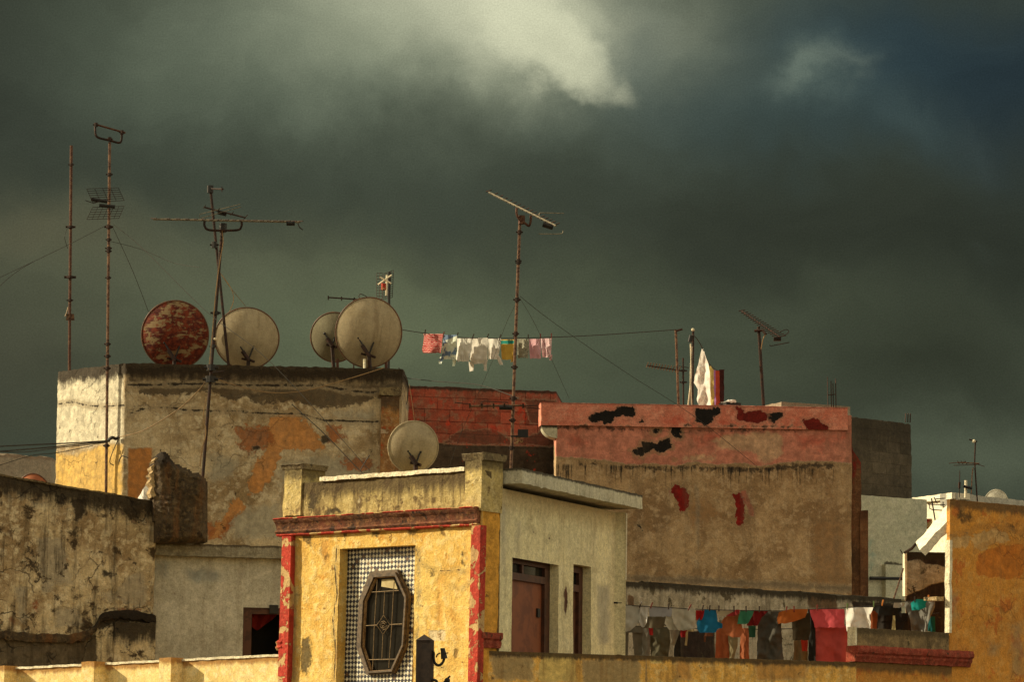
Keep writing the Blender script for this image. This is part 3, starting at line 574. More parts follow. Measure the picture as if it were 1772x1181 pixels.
# ------------------------------------------------------------------ dark block and pale block behind, at the right
def right_background():
    A = W(1466, 720, 68.0); z = A.z; B = level(1577, 733, z); A2 = A + (A - B).normalized() * 1.5
    root = thing('dark_building', 'tall dark grey unplastered block behind the pink building', 'building', (A.x, A.y, ZB))
    block('wall', [V2(A2), V2(B), Vector((B.x - .1, B.y + 3, 0)), Vector((A2.x, A2.y + 3, 0))], z, ZB, M['darktower'], root, res=.08, zvis=W(1500, 900, 68).z, amp=.03, rim=.05, dense=(0, 1), seed=21)
    for x in (1567, 1571, 1575):
        p = W(x, 735, 68.15); p.z = z - .1; q = W(x + .4, 716, 68.15)
        t_ = tag(obj('rebar_rod', MB().tube([p, q], .012, 5), M['steel_dark']), ['left one of three thin rebar stubs on dark block', 'middle one of three thin rebar stubs on dark block', 'right one of three thin rebar stubs on dark block'][(x - 1567) // 4], 'rebar', 'rebar on the dark block')
    A = W(1490, 857, 60.0); z = A.z; B = level(1604, 865, z); A2 = A + (A - B).normalized() * .8
    root = thing('pale_building', 'pale green plastered block below the dark block, with a teal stain', 'building', (A.x, A.y, ZB))
    masks = {'teal': [[(1500, 930), (1512, 930), (1518, 965), (1510, 1000), (1500, 1000)]], 'dark': [[(1528, 973), (1545, 971), (1564, 976), (1564, 988), (1545, 985), (1528, 982)]]}
    block('wall', [V2(A2), V2(B), Vector((B.x + .05, B.y + .8, 0)), Vector((A2.x, A2.y + .8, 0))], z, ZB, M['green'], root, res=.05, zvis=W(1550, 1080, 60).z, masks=masks, amp=.015, rim=.02, dense=(0, 1), seed=22)
    Fg = Face(V2(A, z), V2(B, z)); m = MB(); m.tube([Fg.at(1500, 1002, .09), Fg.at(1572, 1003, .09)], .03, 8); obj('drain_pipe', m, M['black'], root)
    m = MB(); m.fboxpx(Fg, 1526, 978, 1575, 1040, -.02, .10); obj('wall_box', m, M['green'], root)
    C = W(1651, 854, 63.0); z = C.z; L = level(1583, 863, z); Rr = level(1800, 871, z)
    root = thing('flat_roof_building', 'white walled flat roof building behind the orange house, its left side in full sun', 'building', (C.x, C.y, ZB))
    block('wall', [V2(L), V2(C), V2(Rr), Vector((Rr.x, Rr.y + 4, 0)), Vector((L.x + .5, L.y + 3, 0))], z - .09, ZB, M['whitewall'], root, res=.08, zvis=W(1650, 960, 63).z, amp=.012, rim=.0, dense=(0, 1), seed=23)
    Fa = Face(V2(C, z), V2(Rr, z)); m = MB(); m.rbox(Fa, 0, Fa.L, z - .22, z, -.3, .05, .06, .008, 2); obj('fascia', m, M['greyfascia'], root)
    Fb = Face(V2(L, z), V2(C, z)); m = MB(); m.rbox(Fb, 0, Fb.L + .03, z - .1, z + .004, -.3, .06, .06, .008, 2); obj('roof_edge', m, M['whitewall'], root)
    return Fb
FWH = right_background()
# ------------------------------------------------------------------ far-left low wall
def far_left():
    A = W(-30, 783, 66.0); B = level(90, 791, A.z)
    root = thing('far_building', 'dim grey wall of a far low building at the left', 'building', (A.x, A.y, ZB))
    block('wall', [V2(A), V2(B), Vector((B.x + .05, B.y + 3, 0)), Vector((A.x, A.y + 3, 0))], A.z, ZB, M['farwall'], root, res=.08, zvis=W(40, 880, 66).z, amp=.02, rim=.05, dense=(0, 1), seed=31)
far_left()
# ------------------------------------------------------------------ stained left wall, grey house wall with the window, broken masonry
def left_house():
    A = W(-10, 820, 51.2); z = A.z; B = W(272, 869, 51.95); dzB = B.z - z
    root = thing('stained_wall', 'tall mould stained plaster wall sloping away at the left edge, with a chipped lower lip', 'wall', (A.x, A.y, ZB))
    masks = {'brick': [[(52, 1040), (70, 1036), (66, 1062), (56, 1060)], [(14, 1068), (30, 1066), (28, 1084), (14, 1084)], [(-5, 1062), (4, 1060), (4, 1082), (-5, 1084)], [(196, 1050), (246, 1052), (244, 1066), (205, 1062)], [(105, 970), (118, 965), (116, 990), (106, 988)]],
        'pale': [[(60, 930), (110, 930), (130, 1010), (70, 1030)], [(225, 990), (258, 985), (258, 1055), (215, 1050), (185, 1030)], [(20, 1010), (50, 1015), (50, 1080), (30, 1090)], [(170, 1018), (210, 1020), (235, 1040), (175, 1045)], [(90, 1050), (140, 1045), (150, 1085), (95, 1095)]],
        'mould': [[(120, 860), (150, 865), (145, 905), (128, 900)], [(176, 985), (205, 992), (200, 1000), (176, 1000)], [(168, 1070), (185, 1062), (235, 1062), (270, 1072), (272, 1085), (200, 1080), (172, 1095)], ('line', [(-5, 1098), (60, 1102), (110, 1106), (150, 1100), (172, 1085)], 5)],
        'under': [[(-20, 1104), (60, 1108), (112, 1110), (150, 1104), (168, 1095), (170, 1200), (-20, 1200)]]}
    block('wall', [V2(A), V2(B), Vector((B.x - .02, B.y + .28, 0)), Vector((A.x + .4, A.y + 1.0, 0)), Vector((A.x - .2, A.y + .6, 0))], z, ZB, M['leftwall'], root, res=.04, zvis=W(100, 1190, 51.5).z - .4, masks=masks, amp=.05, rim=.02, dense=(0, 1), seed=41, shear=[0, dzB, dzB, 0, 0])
    Fl = Face(V2(A, z), V2(B, z)); m = MB()               # thick lower lip of render where the skin has slipped
    n = 60; vs = []; prof = [(-.03, .02), (.05, .05), (.075, -.02), (.06, -.07), (-.03, -.075)]
    lip = [(-10, 1098), (60, 1103), (112, 1106), (150, 1099), (166, 1084), (172, 1070), (190, 1064), (235, 1064), (268, 1074)]
    def yat(x):
        for (a, b), (c, d) in zip(lip, lip[1:]):
            if a <= x <= c: return b + (d - b) * (x - a) / (c - a)
        return lip[-1][1]
    k = len(prof)
    for i in range(n + 1):
        x = -10 + 278 * i / n; u, zz = Fl.uz(x, yat(x))
        for d, h in prof: vs.append(Fl.pt(u, zz + h * (1 + .5 * mn.noise(Vector((i * .5, 0, h * 9)))), d * (1 + .6 * mn.noise(Vector((i * .37, 5, d * 9))))))
    fs = [(i * k + j, i * k + (j + 1) % k, (i + 1) * k + (j + 1) % k, (i + 1) * k + j) for i in range(n) for j in range(k)]
    m.add(vs, fs); obj('chipped_lip', m, M['rubble'], root)
    m = MB(); u0, z1 = Fl.uz(196, 1078); u1, _ = Fl.uz(268, 1090); m.rbox(Fl, u0, u1, ZB, z1, -.05, .10, .03, .02, 7); obj('stub_pier', m, M['leftwall'], root)
    m = MB(); m.mould(Fl, -.02, Fl.L + .03, [(-.12, z - .02), (.02, z - .025), (.03, z + .002), (-.12, z + .012)], 90, .012, 4)
    for v in m.v: v.z += dzB * (v - Fl.A).dot(Fl.t) / Fl.L
    obj('coping', m, M['cap'], root)
    # grey wall to the right with a ledge and a window
    A = W(250, 941, 52.2); z = A.z; B = level(500, 948, z)
    root = thing('grey_house', 'grey plastered house wall under a worn ledge, with a maroon framed dark window', 'house', (A.x, A.y, ZB))
    Fg = Face(V2(A, z), V2(B, z))
    u0, zt = Fg.uz(421, 1052); u1, zz0 = Fg.uz(500, 1160)
    masks = {'blue': [[(262, 965), (300, 965), (295, 1010), (262, 1010)], [(300, 985), (360, 975), (420, 1000), (340, 1020)]], 'brownjoint': [('line', [(294, 965), (293, 1060), (290, 1140)], 2.5), ('line', [(263, 1060), (263, 1140)], 3)]}
    block('wall', [V2(A), V2(B), Vector((B.x + .3, B.y + .9, 0)), Vector((A.x, A.y + .8, 0))], z - .03, ZB, M['greywall'], root, res=.05, zvis=W(400, 1190, 52).z, masks=masks, amp=.012, rim=0, dense=(0,), holes=[(0, u0, u1, zz0, zt, .16)], seed=42)
    m = MB(); ul, zb = Fg.uz(240, 962); m.rbox(Fg, Fg.uz(239, 945)[0], Fg.L, zb, z, -.4, .16, .04, .012, 8); obj('ledge', m, M['ledge'], root)
    m = MB(); fw = .13
    m.fbox(Fg, u0 - .005, u0 + fw, zz0, zt + .003, -.16, -.02); m.fbox(Fg, u0 + fw, u1, zt - .09, zt + .003, -.16, -.021)
    fr = obj('window_frame', m, M['frame_dark'], root)
    m = MB(); m.fbox(Fg, Fg.uz(466, 1049)[0], Fg.uz(481, 1049)[0], Fg.uz(470, 1063)[1], Fg.uz(470, 1048)[1], -.05, .03); obj('bracket_block', m, M['black'], root)
    m = MB(); m.fbox(Fg, u0 - .05, u1 + .05, zz0, zt + .05, -.6, -.55); obj('window_room', m, M['void'], root)
    Fc = Fg; m = MB(); vs = []; fs = []; nx, ny = 14, 10                 # red curtain rag inside the window
    for j in range(ny + 1):
        for i in range(nx + 1):
            a, b = i / nx, j / ny; x = 441 + a * 42; yb = [1091, 1084, 1080][min(2, int(a * 3))]; y = 1063 + b * ((1091 - 1063) * (1 - abs(a - .22) * 1.1))
            p = Fc.at(x, y, -.24 + .03 * math.sin(a * 14 + b * 3)); vs.append(p)
    for j in range(ny):
        for i in range(nx): q = j * (nx + 1) + i; fs.append((q, q + 1, q + nx + 2, q + nx + 1))
    m.add(vs, fs); tag(obj('curtain', m, cloth('red_rag', (.25, .02, .014)), fixn=False), 'crumpled dark red curtain hanging inside the maroon framed window', 'curtain')
    # broken masonry block standing on the ledge
    out = [(266, 800), (272, 788), (280, 781), (289, 785), (297, 796), (303, 805), (312, 804), (318, 811), (329, 812), (333, 818), (344, 818), (350, 825), (356, 827), (358, 834), (358, 940), (268, 940)]
    Fb = Face(W(262, 860, 51.75), W(362, 860, 51.95)); n_ = 6; P = []
    for a, b in zip(out, out[1:] + out[:1]):
        L = math.hypot(b[0] - a[0], b[1] - a[1]); kk = max(1, int(L / 4))
        for k in range(kk):
            x = a[0] + (b[0] - a[0]) * k / kk; y = a[1] + (b[1] - a[1]) * k / kk; P.append((x + random.uniform(-1, 1), y + random.uniform(-1, 1)))
    root = thing('masonry_stub', 'dark jagged stub of broken masonry standing at the end of the worn ledge', 'masonry stub', Fb.at(312, 940))
    m = MB(); bm = bmesh.new()
    # grid fill clipped to the outline gives a rough displaced face
    X0, X1, Y0, Y1 = 260, 364, 780, 944; st = 3.0; nx = int((X1 - X0) / st); ny = int((Y1 - Y0) / st); idx = {}
    gx = np.array([[X0 + st * i for i in range(nx + 1)] for j in range(ny + 1)]); gy = np.array([[Y0 + st * j for i in range(nx + 1)] for j in range(ny + 1)])
    D = sdf(gx.ravel(), gy.ravel(), out).reshape(gx.shape); V = []
    for dep in (0, 1):
        for j in range(ny + 1):
            for i in range(nx + 1):
                if D[j, i] > -1.5:
                    idx[(dep, j, i)] = len(V); e = max(0, min(1, D[j, i] / 9)); r = mn.noise(Vector((gx[j, i] * .06, gy[j, i] * .03, dep * 4))) * .05 + mn.noise(Vector((gx[j, i] * .25, gy[j, i] * .2, dep))) * .03
                    V.append(Fb.at(gx[j, i], gy[j, i], (.02 + .10 * e + r) if dep == 0 else -.42 - r))
    for dep in (0, 1):
        for j in range(ny):
            for i in range(nx):
                q = [(dep, j, i), (dep, j, i + 1), (dep, j + 1, i + 1), (dep, j + 1, i)]
                if all(k in idx for k in q): m.f.append(tuple(idx[k] for k in (q if dep == 0 else q[::-1])))
    ec = {}
    for f in m.f:
        for a, b in zip(f, f[1:] + f[:1]): ec[(a, b)] = 1
    inv = {v: k for k, v in idx.items()}
    for (a, b) in list(ec):
        if (b, a) not in ec and inv[a][0] == 0:
            c = (1,) + inv[a][1:]; d = (1,) + inv[b][1:]
            if c in idx and d in idx: m.f.append((a, idx[c], idx[d], b))
    m.v = V; obj('rubble_core', m, M['rubble'], root)
    m = MB(); oe = [(270, 792), (264, 799), (267, 804), (260, 810), (264, 817), (258, 822), (262, 829), (257, 836), (263, 843), (259, 852), (262, 862), (284, 862), (286, 800)]
    pe = []
    for a, b in zip(oe, oe[1:] + oe[:1]):
        for k in range(4): pe.append(Fb.at(a[0] + (b[0] - a[0]) * k / 4 + random.uniform(-.7, .7), a[1] + (b[1] - a[1]) * k / 4, .03))
    m.poly(pe, Fb.n * -.36)
    obj('broken_edge', m, M['rubble_side'], root, smooth=0)
    return Fg, Fb
FG, FB = left_house()
# ------------------------------------------------------------------ yellow parapet, bottom left, with its buttresses
def yellow_parapet():
    B = W(487, 1133, 47.25); z = B.z; A = W(-40, 1159, 50.6); dz = A.z - z
    root = thing('parapet_wall', 'sunlit pale yellow parapet with buttresses at the bottom left', 'wall', (B.x, B.y, ZB))
    block('wall', [V2(A), V2(B), Vector((B.x + .1, B.y + .12, 0)), Vector((A.x + .2, A.y + .14, 0))], z - .02, ZB, M['lowpar'], root, res=.05, zvis=W(300, 1200, 48).z - .2, amp=.01, rim=0, dense=(0,), seed=51, shear=[dz, 0, 0, dz])
    Fq = Face(V2(A, z), V2(B, z))
    def sh(m):
        for v in m.v: v.z += dz * (1 - (v - Fq.A).dot(Fq.t) / Fq.L)
        return m
    m = MB(); m.rbox(Fq, 0, Fq.L, z - .03, z, -.2, .02, .03, .008, 3); obj('coping', sh(m), M['coping'], root)
    for k, (x0, x1) in enumerate(((-14, 8), (141, 163), (275, 296))):
        d = .23; u0 = Fq.uz(x0, 1150, d)[0]; u1 = Fq.uz(x1, 1150, d)[0]
        m = MB(); m.rbox(Fq, u0, u1, ZB, z + .012, -.02, d, .03, .006, 10 + k); obj('buttress', sh(m), M['lowpar'], root)
yellow_parapet()
# ------------------------------------------------------------------ yellow tower with the tiled niche
def tower():
    A = W(833.5, 905, 45.0); B = level(488, 925, A.z); LEAN = .012
    T = Face(V2(B, A.z), V2(A, A.z), LEAN)
    zt = T.uz(700, 824)[1]; root = thing('yellow_tower', 'sunlit yellow roof tower with red cornice, corner posts and tiled niche around an octagonal window', 'tower', (A.x, A.y, ZB))
    up = T.up; dz = zt - A.z; Bt = T.pt(0, zt); At = T.pt(T.L, zt); inn = -T.n
    # side faces: right side meets the cream house
    S = Face(At, At + inn, LEAN); us = S.uz(867, 841)[0]; St = S.pt(us, zt)
    Bk = Bt + inn * 1.4; Sk = St + (Bk - Bt) * .6
    zcor = T.uz(700, 889)[1]
    # niche opening
    n0 = T.uz(587, 1000)[0]; n1 = T.uz(717.5, 1000)[0]; ztop = T.uz(650, 947.5)[1]; zbot = W(650, 1300, 45).z
    masks = {'sideo': [[(833, 760), (880, 760), (880, 1200), (822, 1200), (833, 905)]], 'grey': [[(718, 948), (732, 948), (729, 1100), (716, 1180)], [(505, 940), (516, 938), (514, 1181), (500, 1181)]],  # second grey strip paints the left pilaster's shadow on the wall
        'rusty': [[(548, 930), (575, 930), (572, 985), (556, 985)], [(755, 1000), (765, 1000), (768, 1090), (750, 1090)], [(800, 940), (812, 940), (812, 970), (802, 975)]],
        'line': [('line', [(583, 950), (580, 985), (584, 1030), (577, 1075), (582, 1130), (578, 1180)], 1.8), ('line', [(720, 950), (728, 975), (745, 985), (768, 990), (790, 986), (806, 992)], 1.3), ('line', [(718, 1160), (742, 1150), (770, 1158)], 1.2), ('line', [(815, 1010), (798, 1020), (780, 1015)], 1.2)],
        'mould': [[(590, 918), (604, 918), (600, 936), (592, 930)], [(640, 917), (668, 916), (660, 928), (645, 930)], [(700, 912), (728, 911), (722, 926), (706, 930)], [(756, 912), (775, 910), (770, 928), (760, 930)], [(520, 925), (545, 922), (540, 948), (524, 940)], [(520, 1105), (538, 1100), (542, 1140), (530, 1175), (518, 1160)], [(560, 960), (572, 955), (570, 972), (562, 972)], [(795, 950), (806, 955), (806, 985), (798, 975)], [(742, 990), (752, 985), (752, 1000), (744, 1000)], [(785, 1120), (795, 1125), (790, 1150), (783, 1140)]],
        'pale': [[(740, 1090), (775, 1090), (770, 1110), (742, 1112)]]}
    base = [T.pt(0, zcor), T.pt(T.L, zcor), S.pt(us, zcor), S.pt(us, zcor) + Vector((-.25, .5, 0)), T.pt(0, zcor) + inn * 1.0]
    block('wall', base, zcor, ZB, M['tower'], root, res=.03, zvis=W(650, 1200, 45).z, masks=masks, amp=.014, rim=0, lean=LEAN, dense=(0, 1, 4), holes=[(0, n0, n1, zbot, ztop, .15)], seed=61)
    # parapet above the cornice
    pm = {'mould': [[(535, 850), (548, 845), (552, 870), (540, 890), (530, 880)], [(565, 880), (590, 878), (592, 890), (560, 892)], [(530, 832), (560, 832), (585, 838), (545, 842)], [(808, 862), (822, 858), (824, 880), (812, 882)]], 'pale': [('line', [(586, 835), (587, 878)], 1.6), ('line', [(620, 833), (620, 890)], 1.8), ('line', [(634, 833), (633, 850)], 1.5), ('line', [(762, 826), (762, 860)], 1.3), [(500, 860), (522, 855), (520, 890), (496, 890)]]}
    pb = [Bt, At, St, St + Vector((-.25, .12, 0)), Bt + inn * .35]
    block('parapet', pb, zt, zcor + .004, M['parapet_top'], root, res=.028, masks=pm, amp=.018, rim=.012, lean=LEAN, dense=(0, 1, 4), seed=63)
    m = MB(); ux0 = T.uz(556, 826)[0]; ux1 = T.uz(806, 815)[0]
    m.rbox(T, ux0, ux1, zt + .002, zt + .055, -.3, .035, .02, .010, 9); obj('coping', m, M['coping'], root)
    # corner posts
    def post(x0, x1, ytop, ycap, dep, yb, nm):
        u0 = T.uz(x0, 850)[0]; u1 = T.uz(x1, 850)[0]; z1 = T.uz((x0 + x1) / 2, ycap)[1]; z0 = T.uz((x0 + x1) / 2, yb)[1]; z2 = T.uz((x0 + x1) / 2, ytop)[1]
        pr = obj('corner_post', MB().rbox(T, u0, u1, z0, z1, -dep, .03, .02, .012, x0), M['post'], root)
        m = MB(); e = .035; k = 14; prof = [(-dep - e * .2, z1 - .01), (.034, z1 - .01), (.03 + e, z1 + .05), (.03 + e + .01, z2 - .012), (.03 + e - .02, z2), (-dep - e, z2), (-dep - e, z1 + .05)]
        m.mould(T, u0 - e, u1 + e, prof, k, .010, 3); obj('post_cap', m, M['cap'], pr)
    post(494, 524, 804, 812, .40, 893, 'l'); post(807, 836, 785, 796, .36, 886, 'r')
    # cornice wraps both ends
    zc0 = T.uz(700, 914)[1]; zc1 = zcor + .012; H = zc1 - zc0
    prof = [(-.03, zc0), (.06, zc0), (.085, zc0 + .03), (.075, zc0 + .045), (.055, zc0 + .055), (.06, zc0 + H * .5), (.085, zc0 + H * .72), (.12, zc0 + H * .86), (.125, zc1 - .012), (.10, zc1), (-.03, zc1)]
    m = MB(); m.mould(T, -.05, T.L - .02, prof, 110, .007, 2); obj('cornice', m, M['cornice'], root)
    m = MB(); m.mould(T, -.04, T.L - .03, [(-.02, zc0 - .03), (.045, zc0 - .03), (.066, zc0 - .015), (.066, zc0 - .001), (-.02, zc0 - .001)], 110, .006, 5); obj('cornice_bead', m, M['redpaint'], root)
    m = MB(); m.mould(T, -.055, T.L - .015, [(.05, zc1 - .004), (.118, zc1 - .008), (.132, zc1 + .003), (.118, zc1 + .012), (.05, zc1 + .012)], 110, .006, 8); obj('cornice_fillet', m, M['redpaint'], root)
    # red pilasters
    for x0, x1, yref, nm in ((488, 503.5, 1000, 'a'), (815, 831.5, 1000, 'b')):
        u0 = T.uz(x0, 935, .085)[0]; u1 = T.uz(x1, 935, .085)[0]
        obj('pilaster', MB().rbox(T, u0, u1, ZB, zc0 - .032, -.02, .085, .02, .008, x0), M['redpaint'], root)
    m = MB(); u0 = T.uz(480, 1118, .06)[0]; u1 = T.uz(490, 1118, .06)[0]; zz = T.uz(485, 1118)[1]
    m.mould(T, u0, u0 + .09, [(-.02, zz - .07), (.07, zz - .07), (.10, zz - .03), (.08, zz), (.10, zz + .04), (.05, zz + .07), (-.02, zz + .07)], 8, .008, 3); obj('side_knob', m, M['redpaint'], root)
    # niche panel
    dn = -.15
    m = MB(); nu, nv = 4, 4; q0, q1 = n0 - .002, n1 + .002
    P = [T.pt(q0, zbot, dn + .004), T.pt(q1, zbot, dn + .004), T.pt(q1, ztop + .002, dn + .004), T.pt(q0, ztop + .002, dn + .004)]
    m.add(P + [p - T.n * .05 for p in P], [(0, 1, 2, 3), (7, 6, 5, 4), (0, 4, 5, 1), (1, 5, 6, 2), (2, 6, 7, 3), (3, 7, 4, 0)])
    tl = obj('tile_panel', m, M['tiles'], root, attrs={'u': np.array([q0, q1, q1, q0] * 2), 'v': np.array([ztop - zbot, ztop - zbot, 0, 0] * 2)})
    # octagonal window
    oo = [(637.4, 990), (684, 986), (704.5, 1032), (699, 1119), (679, 1166), (631, 1169), (614, 1121), (618, 1040)]
    ii = [(650, 1004), (682, 1002), (697.5, 1037), (693, 1116), (674, 1158), (641, 1160), (628, 1119), (632, 1042)]
    dO = dn + .085; O = [T.uz(x, y, dO) for x, y in oo]; I = [T.uz(x, y, dO) for x, y in ii]; I = [(p[0] * .3 + q[0] * .7, p[1] * .3 + q[1] * .7) for p, q in zip(O, I)]
    def ring(mb, a, b, d0, d1):
        n = len(a); vs = [T.pt(u, z, d0) for u, z in a] + [T.pt(u, z, d1) for u, z in a] + [T.pt(u, z, d1) for u, z in b] + [T.pt(u, z, d0) for u, z in b]; fs = []
        for i in range(n):
            j = (i + 1) % n
            for k in range(4): fs.append((k * n + i, k * n + j, ((k + 1) % 4) * n + j, ((k + 1) % 4) * n + i))
        mb.add(vs, fs)
    def lerp(a, b, t): return [(p[0] + (q[0] - p[0]) * t, p[1] + (q[1] - p[1]) * t) for p, q in zip(a, b)]
    m = MB(); ring(m, O, lerp(O, I, .45), dn, dn + .055); ring(m, lerp(O, I, .44), I, dn, dn + .085)
    fr = obj('octagonal_window', m, simple('window_wood', (.13, .085, .045), (.06, .038, .02), 22, .6), root, smooth=25)
    m = MB(); ring(m, lerp(O, I, 1.0), lerp(O, I, 1.14), dn + .01, dn + .05); obj('inner_bead', m, simple('window_bead', (.46, .28, .12), (.26, .13, .045), 22, .6), fr, smooth=25)
    m = MB(); J = lerp(O, I, 1.1); m.poly([T.pt(u, z, dn + .012) for u, z in J], T.n * .006); obj('pane', m, M['glass'], fr, smooth=0)
    m = MB(); m.poly([T.at(x, y, dn + .021, dn + .021) for x, y in ((661, 1004), (681, 1003), (689, 1021), (660, 1016))], T.n * .003); obj('pane_glint', m, simple('pane_reflection', (.52, .42, .2), (.42, .33, .15), 12, .7), fr, smooth=0)  # pale patch painting a bright reflection on the pane
    gm = simple('grille_iron', (.20, .13, .06), (.11, .07, .03), 20, .5, .3)
    def bar(pts, r=.006): 
        mb = MB(); mb.tube([T.at(x, y, dn + .05, dn + .05) for x, y in pts], r, 6); obj('grille_bar', mb, gm, fr)
    bar([(653, 1004), (648, 1085), (645, 1160)]); bar([(682, 1008), (678, 1085), (673, 1157)]); bar([(666, 1024), (664, 1066)]); bar([(663, 1099), (661, 1143)])
    bar([(632, 1084), (652, 1083)]); bar([(675, 1082), (696, 1081)]); bar([(640, 1026), (690, 1023)]); bar([(634, 1143), (684, 1142)])
    bar([(664, 1066), (675, 1082), (663, 1099), (652, 1083), (664, 1066)], .007)
    bar([(663 + (1.2 + k * .33) * math.cos(k * .75), 1083 + (1.2 + k * .4) * math.sin(k * .75)) for k in range(20)], .005)
    # red moulding on the shaded side
    zz1 = S.uz(850, 1096)[1]; zz0 = S.uz(850, 1123)[1]; h = zz1 - zz0; m = MB()
    m.mould(S, -.02, us + .02, [(-.02, zz0), (.035, zz0), (.05, zz0 + h * .3), (.04, zz0 + h * .5), (.075, zz0 + h * .62), (.075, zz0 + h * .95), (.05, zz1), (-.02, zz1)], 20, .008, 6)
    obj('side_moulding', m, M['redmould'], root)
    return T, S, us, zcor
T, TS, TUS, TZ = tower()
# ------------------------------------------------------------------ cream house with two doors
def cream_house():
    S0 = TS.pt(TUS, TZ)
    a = W(886, 961.2, 0); k = None
    P0 = V2(S0); d0 = ray(886, 961.2)
    # wall line through the tower corner; door heads share one height
    best = None
    for ang in [x * .25 for x in range(200, 330)]:
        e = R(ang); Fc = Face(P0, P0 + Vector((math.cos(e), math.sin(e), 0)))
        z0 = Fc.uz(886, 961.2)[1]; z1 = Fc.uz(1023.4, 984.4)[1]
        if best is None or abs(z0 - z1) < best[0]: best = (abs(z0 - z1), e)
    e = best[1]; Fc = Face(P0, P0 + Vector((math.cos(e), math.sin(e), 0)))
    zdoor = Fc.uz(950, 971)[1]; uend = Fc.uz(1064.5, 990)[0]; zs0 = Fc.uz(1066, 886)[1] - .01
    root = thing('cream_house', 'cream plastered roof house with thick overhanging slab and two brown doors', 'house', (P0.x, P0.y, ZB))
    E = Fc.pt(uend, zs0); zb = W(950, 1160, 46).z
    holes = [(0, Fc.uz(886, 1000)[0], Fc.uz(966.5, 1000)[0], zb, zdoor, .17), (0, Fc.uz(992, 1000)[0], Fc.uz(1023, 1000)[0], zb, zdoor + .01, .17)]
    masks = {'slabshade': [[(862, 830), (905, 835), (1000, 860), (1066, 880), (1066, 905), (1000, 893), (920, 876), (866, 868)]], 'brown': [[(977, 1020), (980, 1010), (982, 1025), (983, 1045), (981, 1060), (978, 1068), (975, 1055), (976, 1040), (973, 1030)], [(916, 899), (920, 897), (919, 902), (916, 903)], [(929, 884), (932, 883), (932, 888), (929, 888)], [(921, 914), (924, 918), (926, 925), (920, 922)], [(914, 908), (916, 908), (915, 918), (913, 914)], [(930, 894), (933, 895), (932, 897)], [(944, 936), (950, 930), (953, 926), (953, 932), (948, 938)], [(1029, 986), (1035, 989), (1030, 988)], [(872, 992), (875, 992), (875, 995), (872, 995)], [(1056, 990), (1058, 994), (1056, 997)]],  # first mask paints the roof slab's warm shadow on the wall
        'greyrun': [[(862, 860), (880, 870), (878, 1000), (864, 1000)], [(890, 900), (905, 900), (900, 960), (888, 960)], [(1030, 1010), (1060, 1010), (1058, 1120), (1030, 1120)]]}
    inn = -Fc.n
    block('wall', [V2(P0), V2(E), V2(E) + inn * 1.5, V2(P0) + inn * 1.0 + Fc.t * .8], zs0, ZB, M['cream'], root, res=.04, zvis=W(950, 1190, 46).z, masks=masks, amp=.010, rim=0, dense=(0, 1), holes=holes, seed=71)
    # roof slab
    ov = .27; u_n = Fc.uz(904, 811, ov)[0]; z_t = Fc.uz(904, 811, ov)[1]; z_b = max(zs0 + .002, Fc.uz(904, 837, ov)[1]); u_f = Fc.uz(1111.5, 854, ov)[0]
    m = MB(); m.rbox(Fc, u_n, u_f, z_b, z_t, -.9, ov, .04, .012, 3); obj('roof_slab', m, M['slab'], root)
    # doors
    for k, h in enumerate(holes):
        _, u0, u1, z0, z1, dd = h; wd = u1 - u0; fw = wd * .07 if k == 0 else wd * .13
        leafz = Fc.uz(900 if k == 0 else 1000, 1001 if k == 0 else 1021, -dd)[1]
        df = obj('door', MB().fbox(Fc, u0 - .01, u1 + .01, z0, leafz, -dd - .05, -dd + .004), M['doorred' if k == 0 else 'wood'], root)
        m = MB(); f0, f1 = -dd + .006, -dd + .05
        for (p, q, r_, s_) in ((u0, u0 + fw, z0, z1 - .09), (u1 - fw * 1.6, u1, z0, z1 - .09), (u0, u1, z1 - .088, z1 - .002), (u0 + fw, u1 - fw * 1.6, leafz - .04, leafz + .05)):
            m.fbox(Fc, p, q, r_, s_, f0, f1)
        m.fbox(Fc, u0 + wd * .40, u0 + wd * .44, leafz + .052, z1 - .09, f0 + .002, f1 - .006) if k == 0 else None
        obj('door_frame', m, M['frame_dark'], root, smooth=20)
        m = MB(); m.fbox(Fc, u0 + fw * .5, u1 - fw, leafz + .03, z1 - .05, -dd - .02, -dd + .008); obj('transom_pane', m, M['glass'], root, smooth=0)
        if k:
            m = MB(); m.fbox(Fc, u0 + fw * 1.2, u1 - fw * 3.2, z0 + .3, leafz - .12, -dd + .006, -dd + .012); obj('door_pane', m, M['glass'], df, smooth=0)
        else:
            m = MB(); m.fbox(Fc, u1 - fw * 3.2, u1 - fw * 2.4, Fc.uz(935, 1070, -dd)[1], Fc.uz(935, 1055, -dd)[1], -dd + .004, -dd + .03); obj('door_handle', m, M['black'], df)
    # narrow return pier past the corner, with pale corner bead
    Fe = Face(Fc.pt(uend - .01, zs0, -.02), Fc.pt(uend - .01, zs0, -.02) + Vector((math.cos(R(8)), math.sin(R(8)), 0)))
    ue = Fe.uz(1083, 950)[0]; m = MB(); m.rbox(Fe, .0, ue, ZB, zs0 - .002, -.3, .0, .03, .006, 2); obj('return_pier', m, M['cream'], root)
    m = MB(); m.rbox(Fe, ue - .004, ue + .012, Fe.uz(1083, 1004)[1], zs0 - .01, -.1, .012, .02, .004, 2); obj('corner_bead', m, M['whitewall'], root)
    m = MB(); p = Fe.at(1062, 1044, .03); m.tube([p, p + Vector((.05, -.02, -.005))], .012, 7); m.tube([p + Vector((.05, -.02, -.005)), p + Vector((.10, -.03, -.005))], .006, 6); obj('line_hook', m, M['black'], root)
    return Fc, z_t, u_n, u_f
FC, SLZ, SLU0, SLU1 = cream_house()
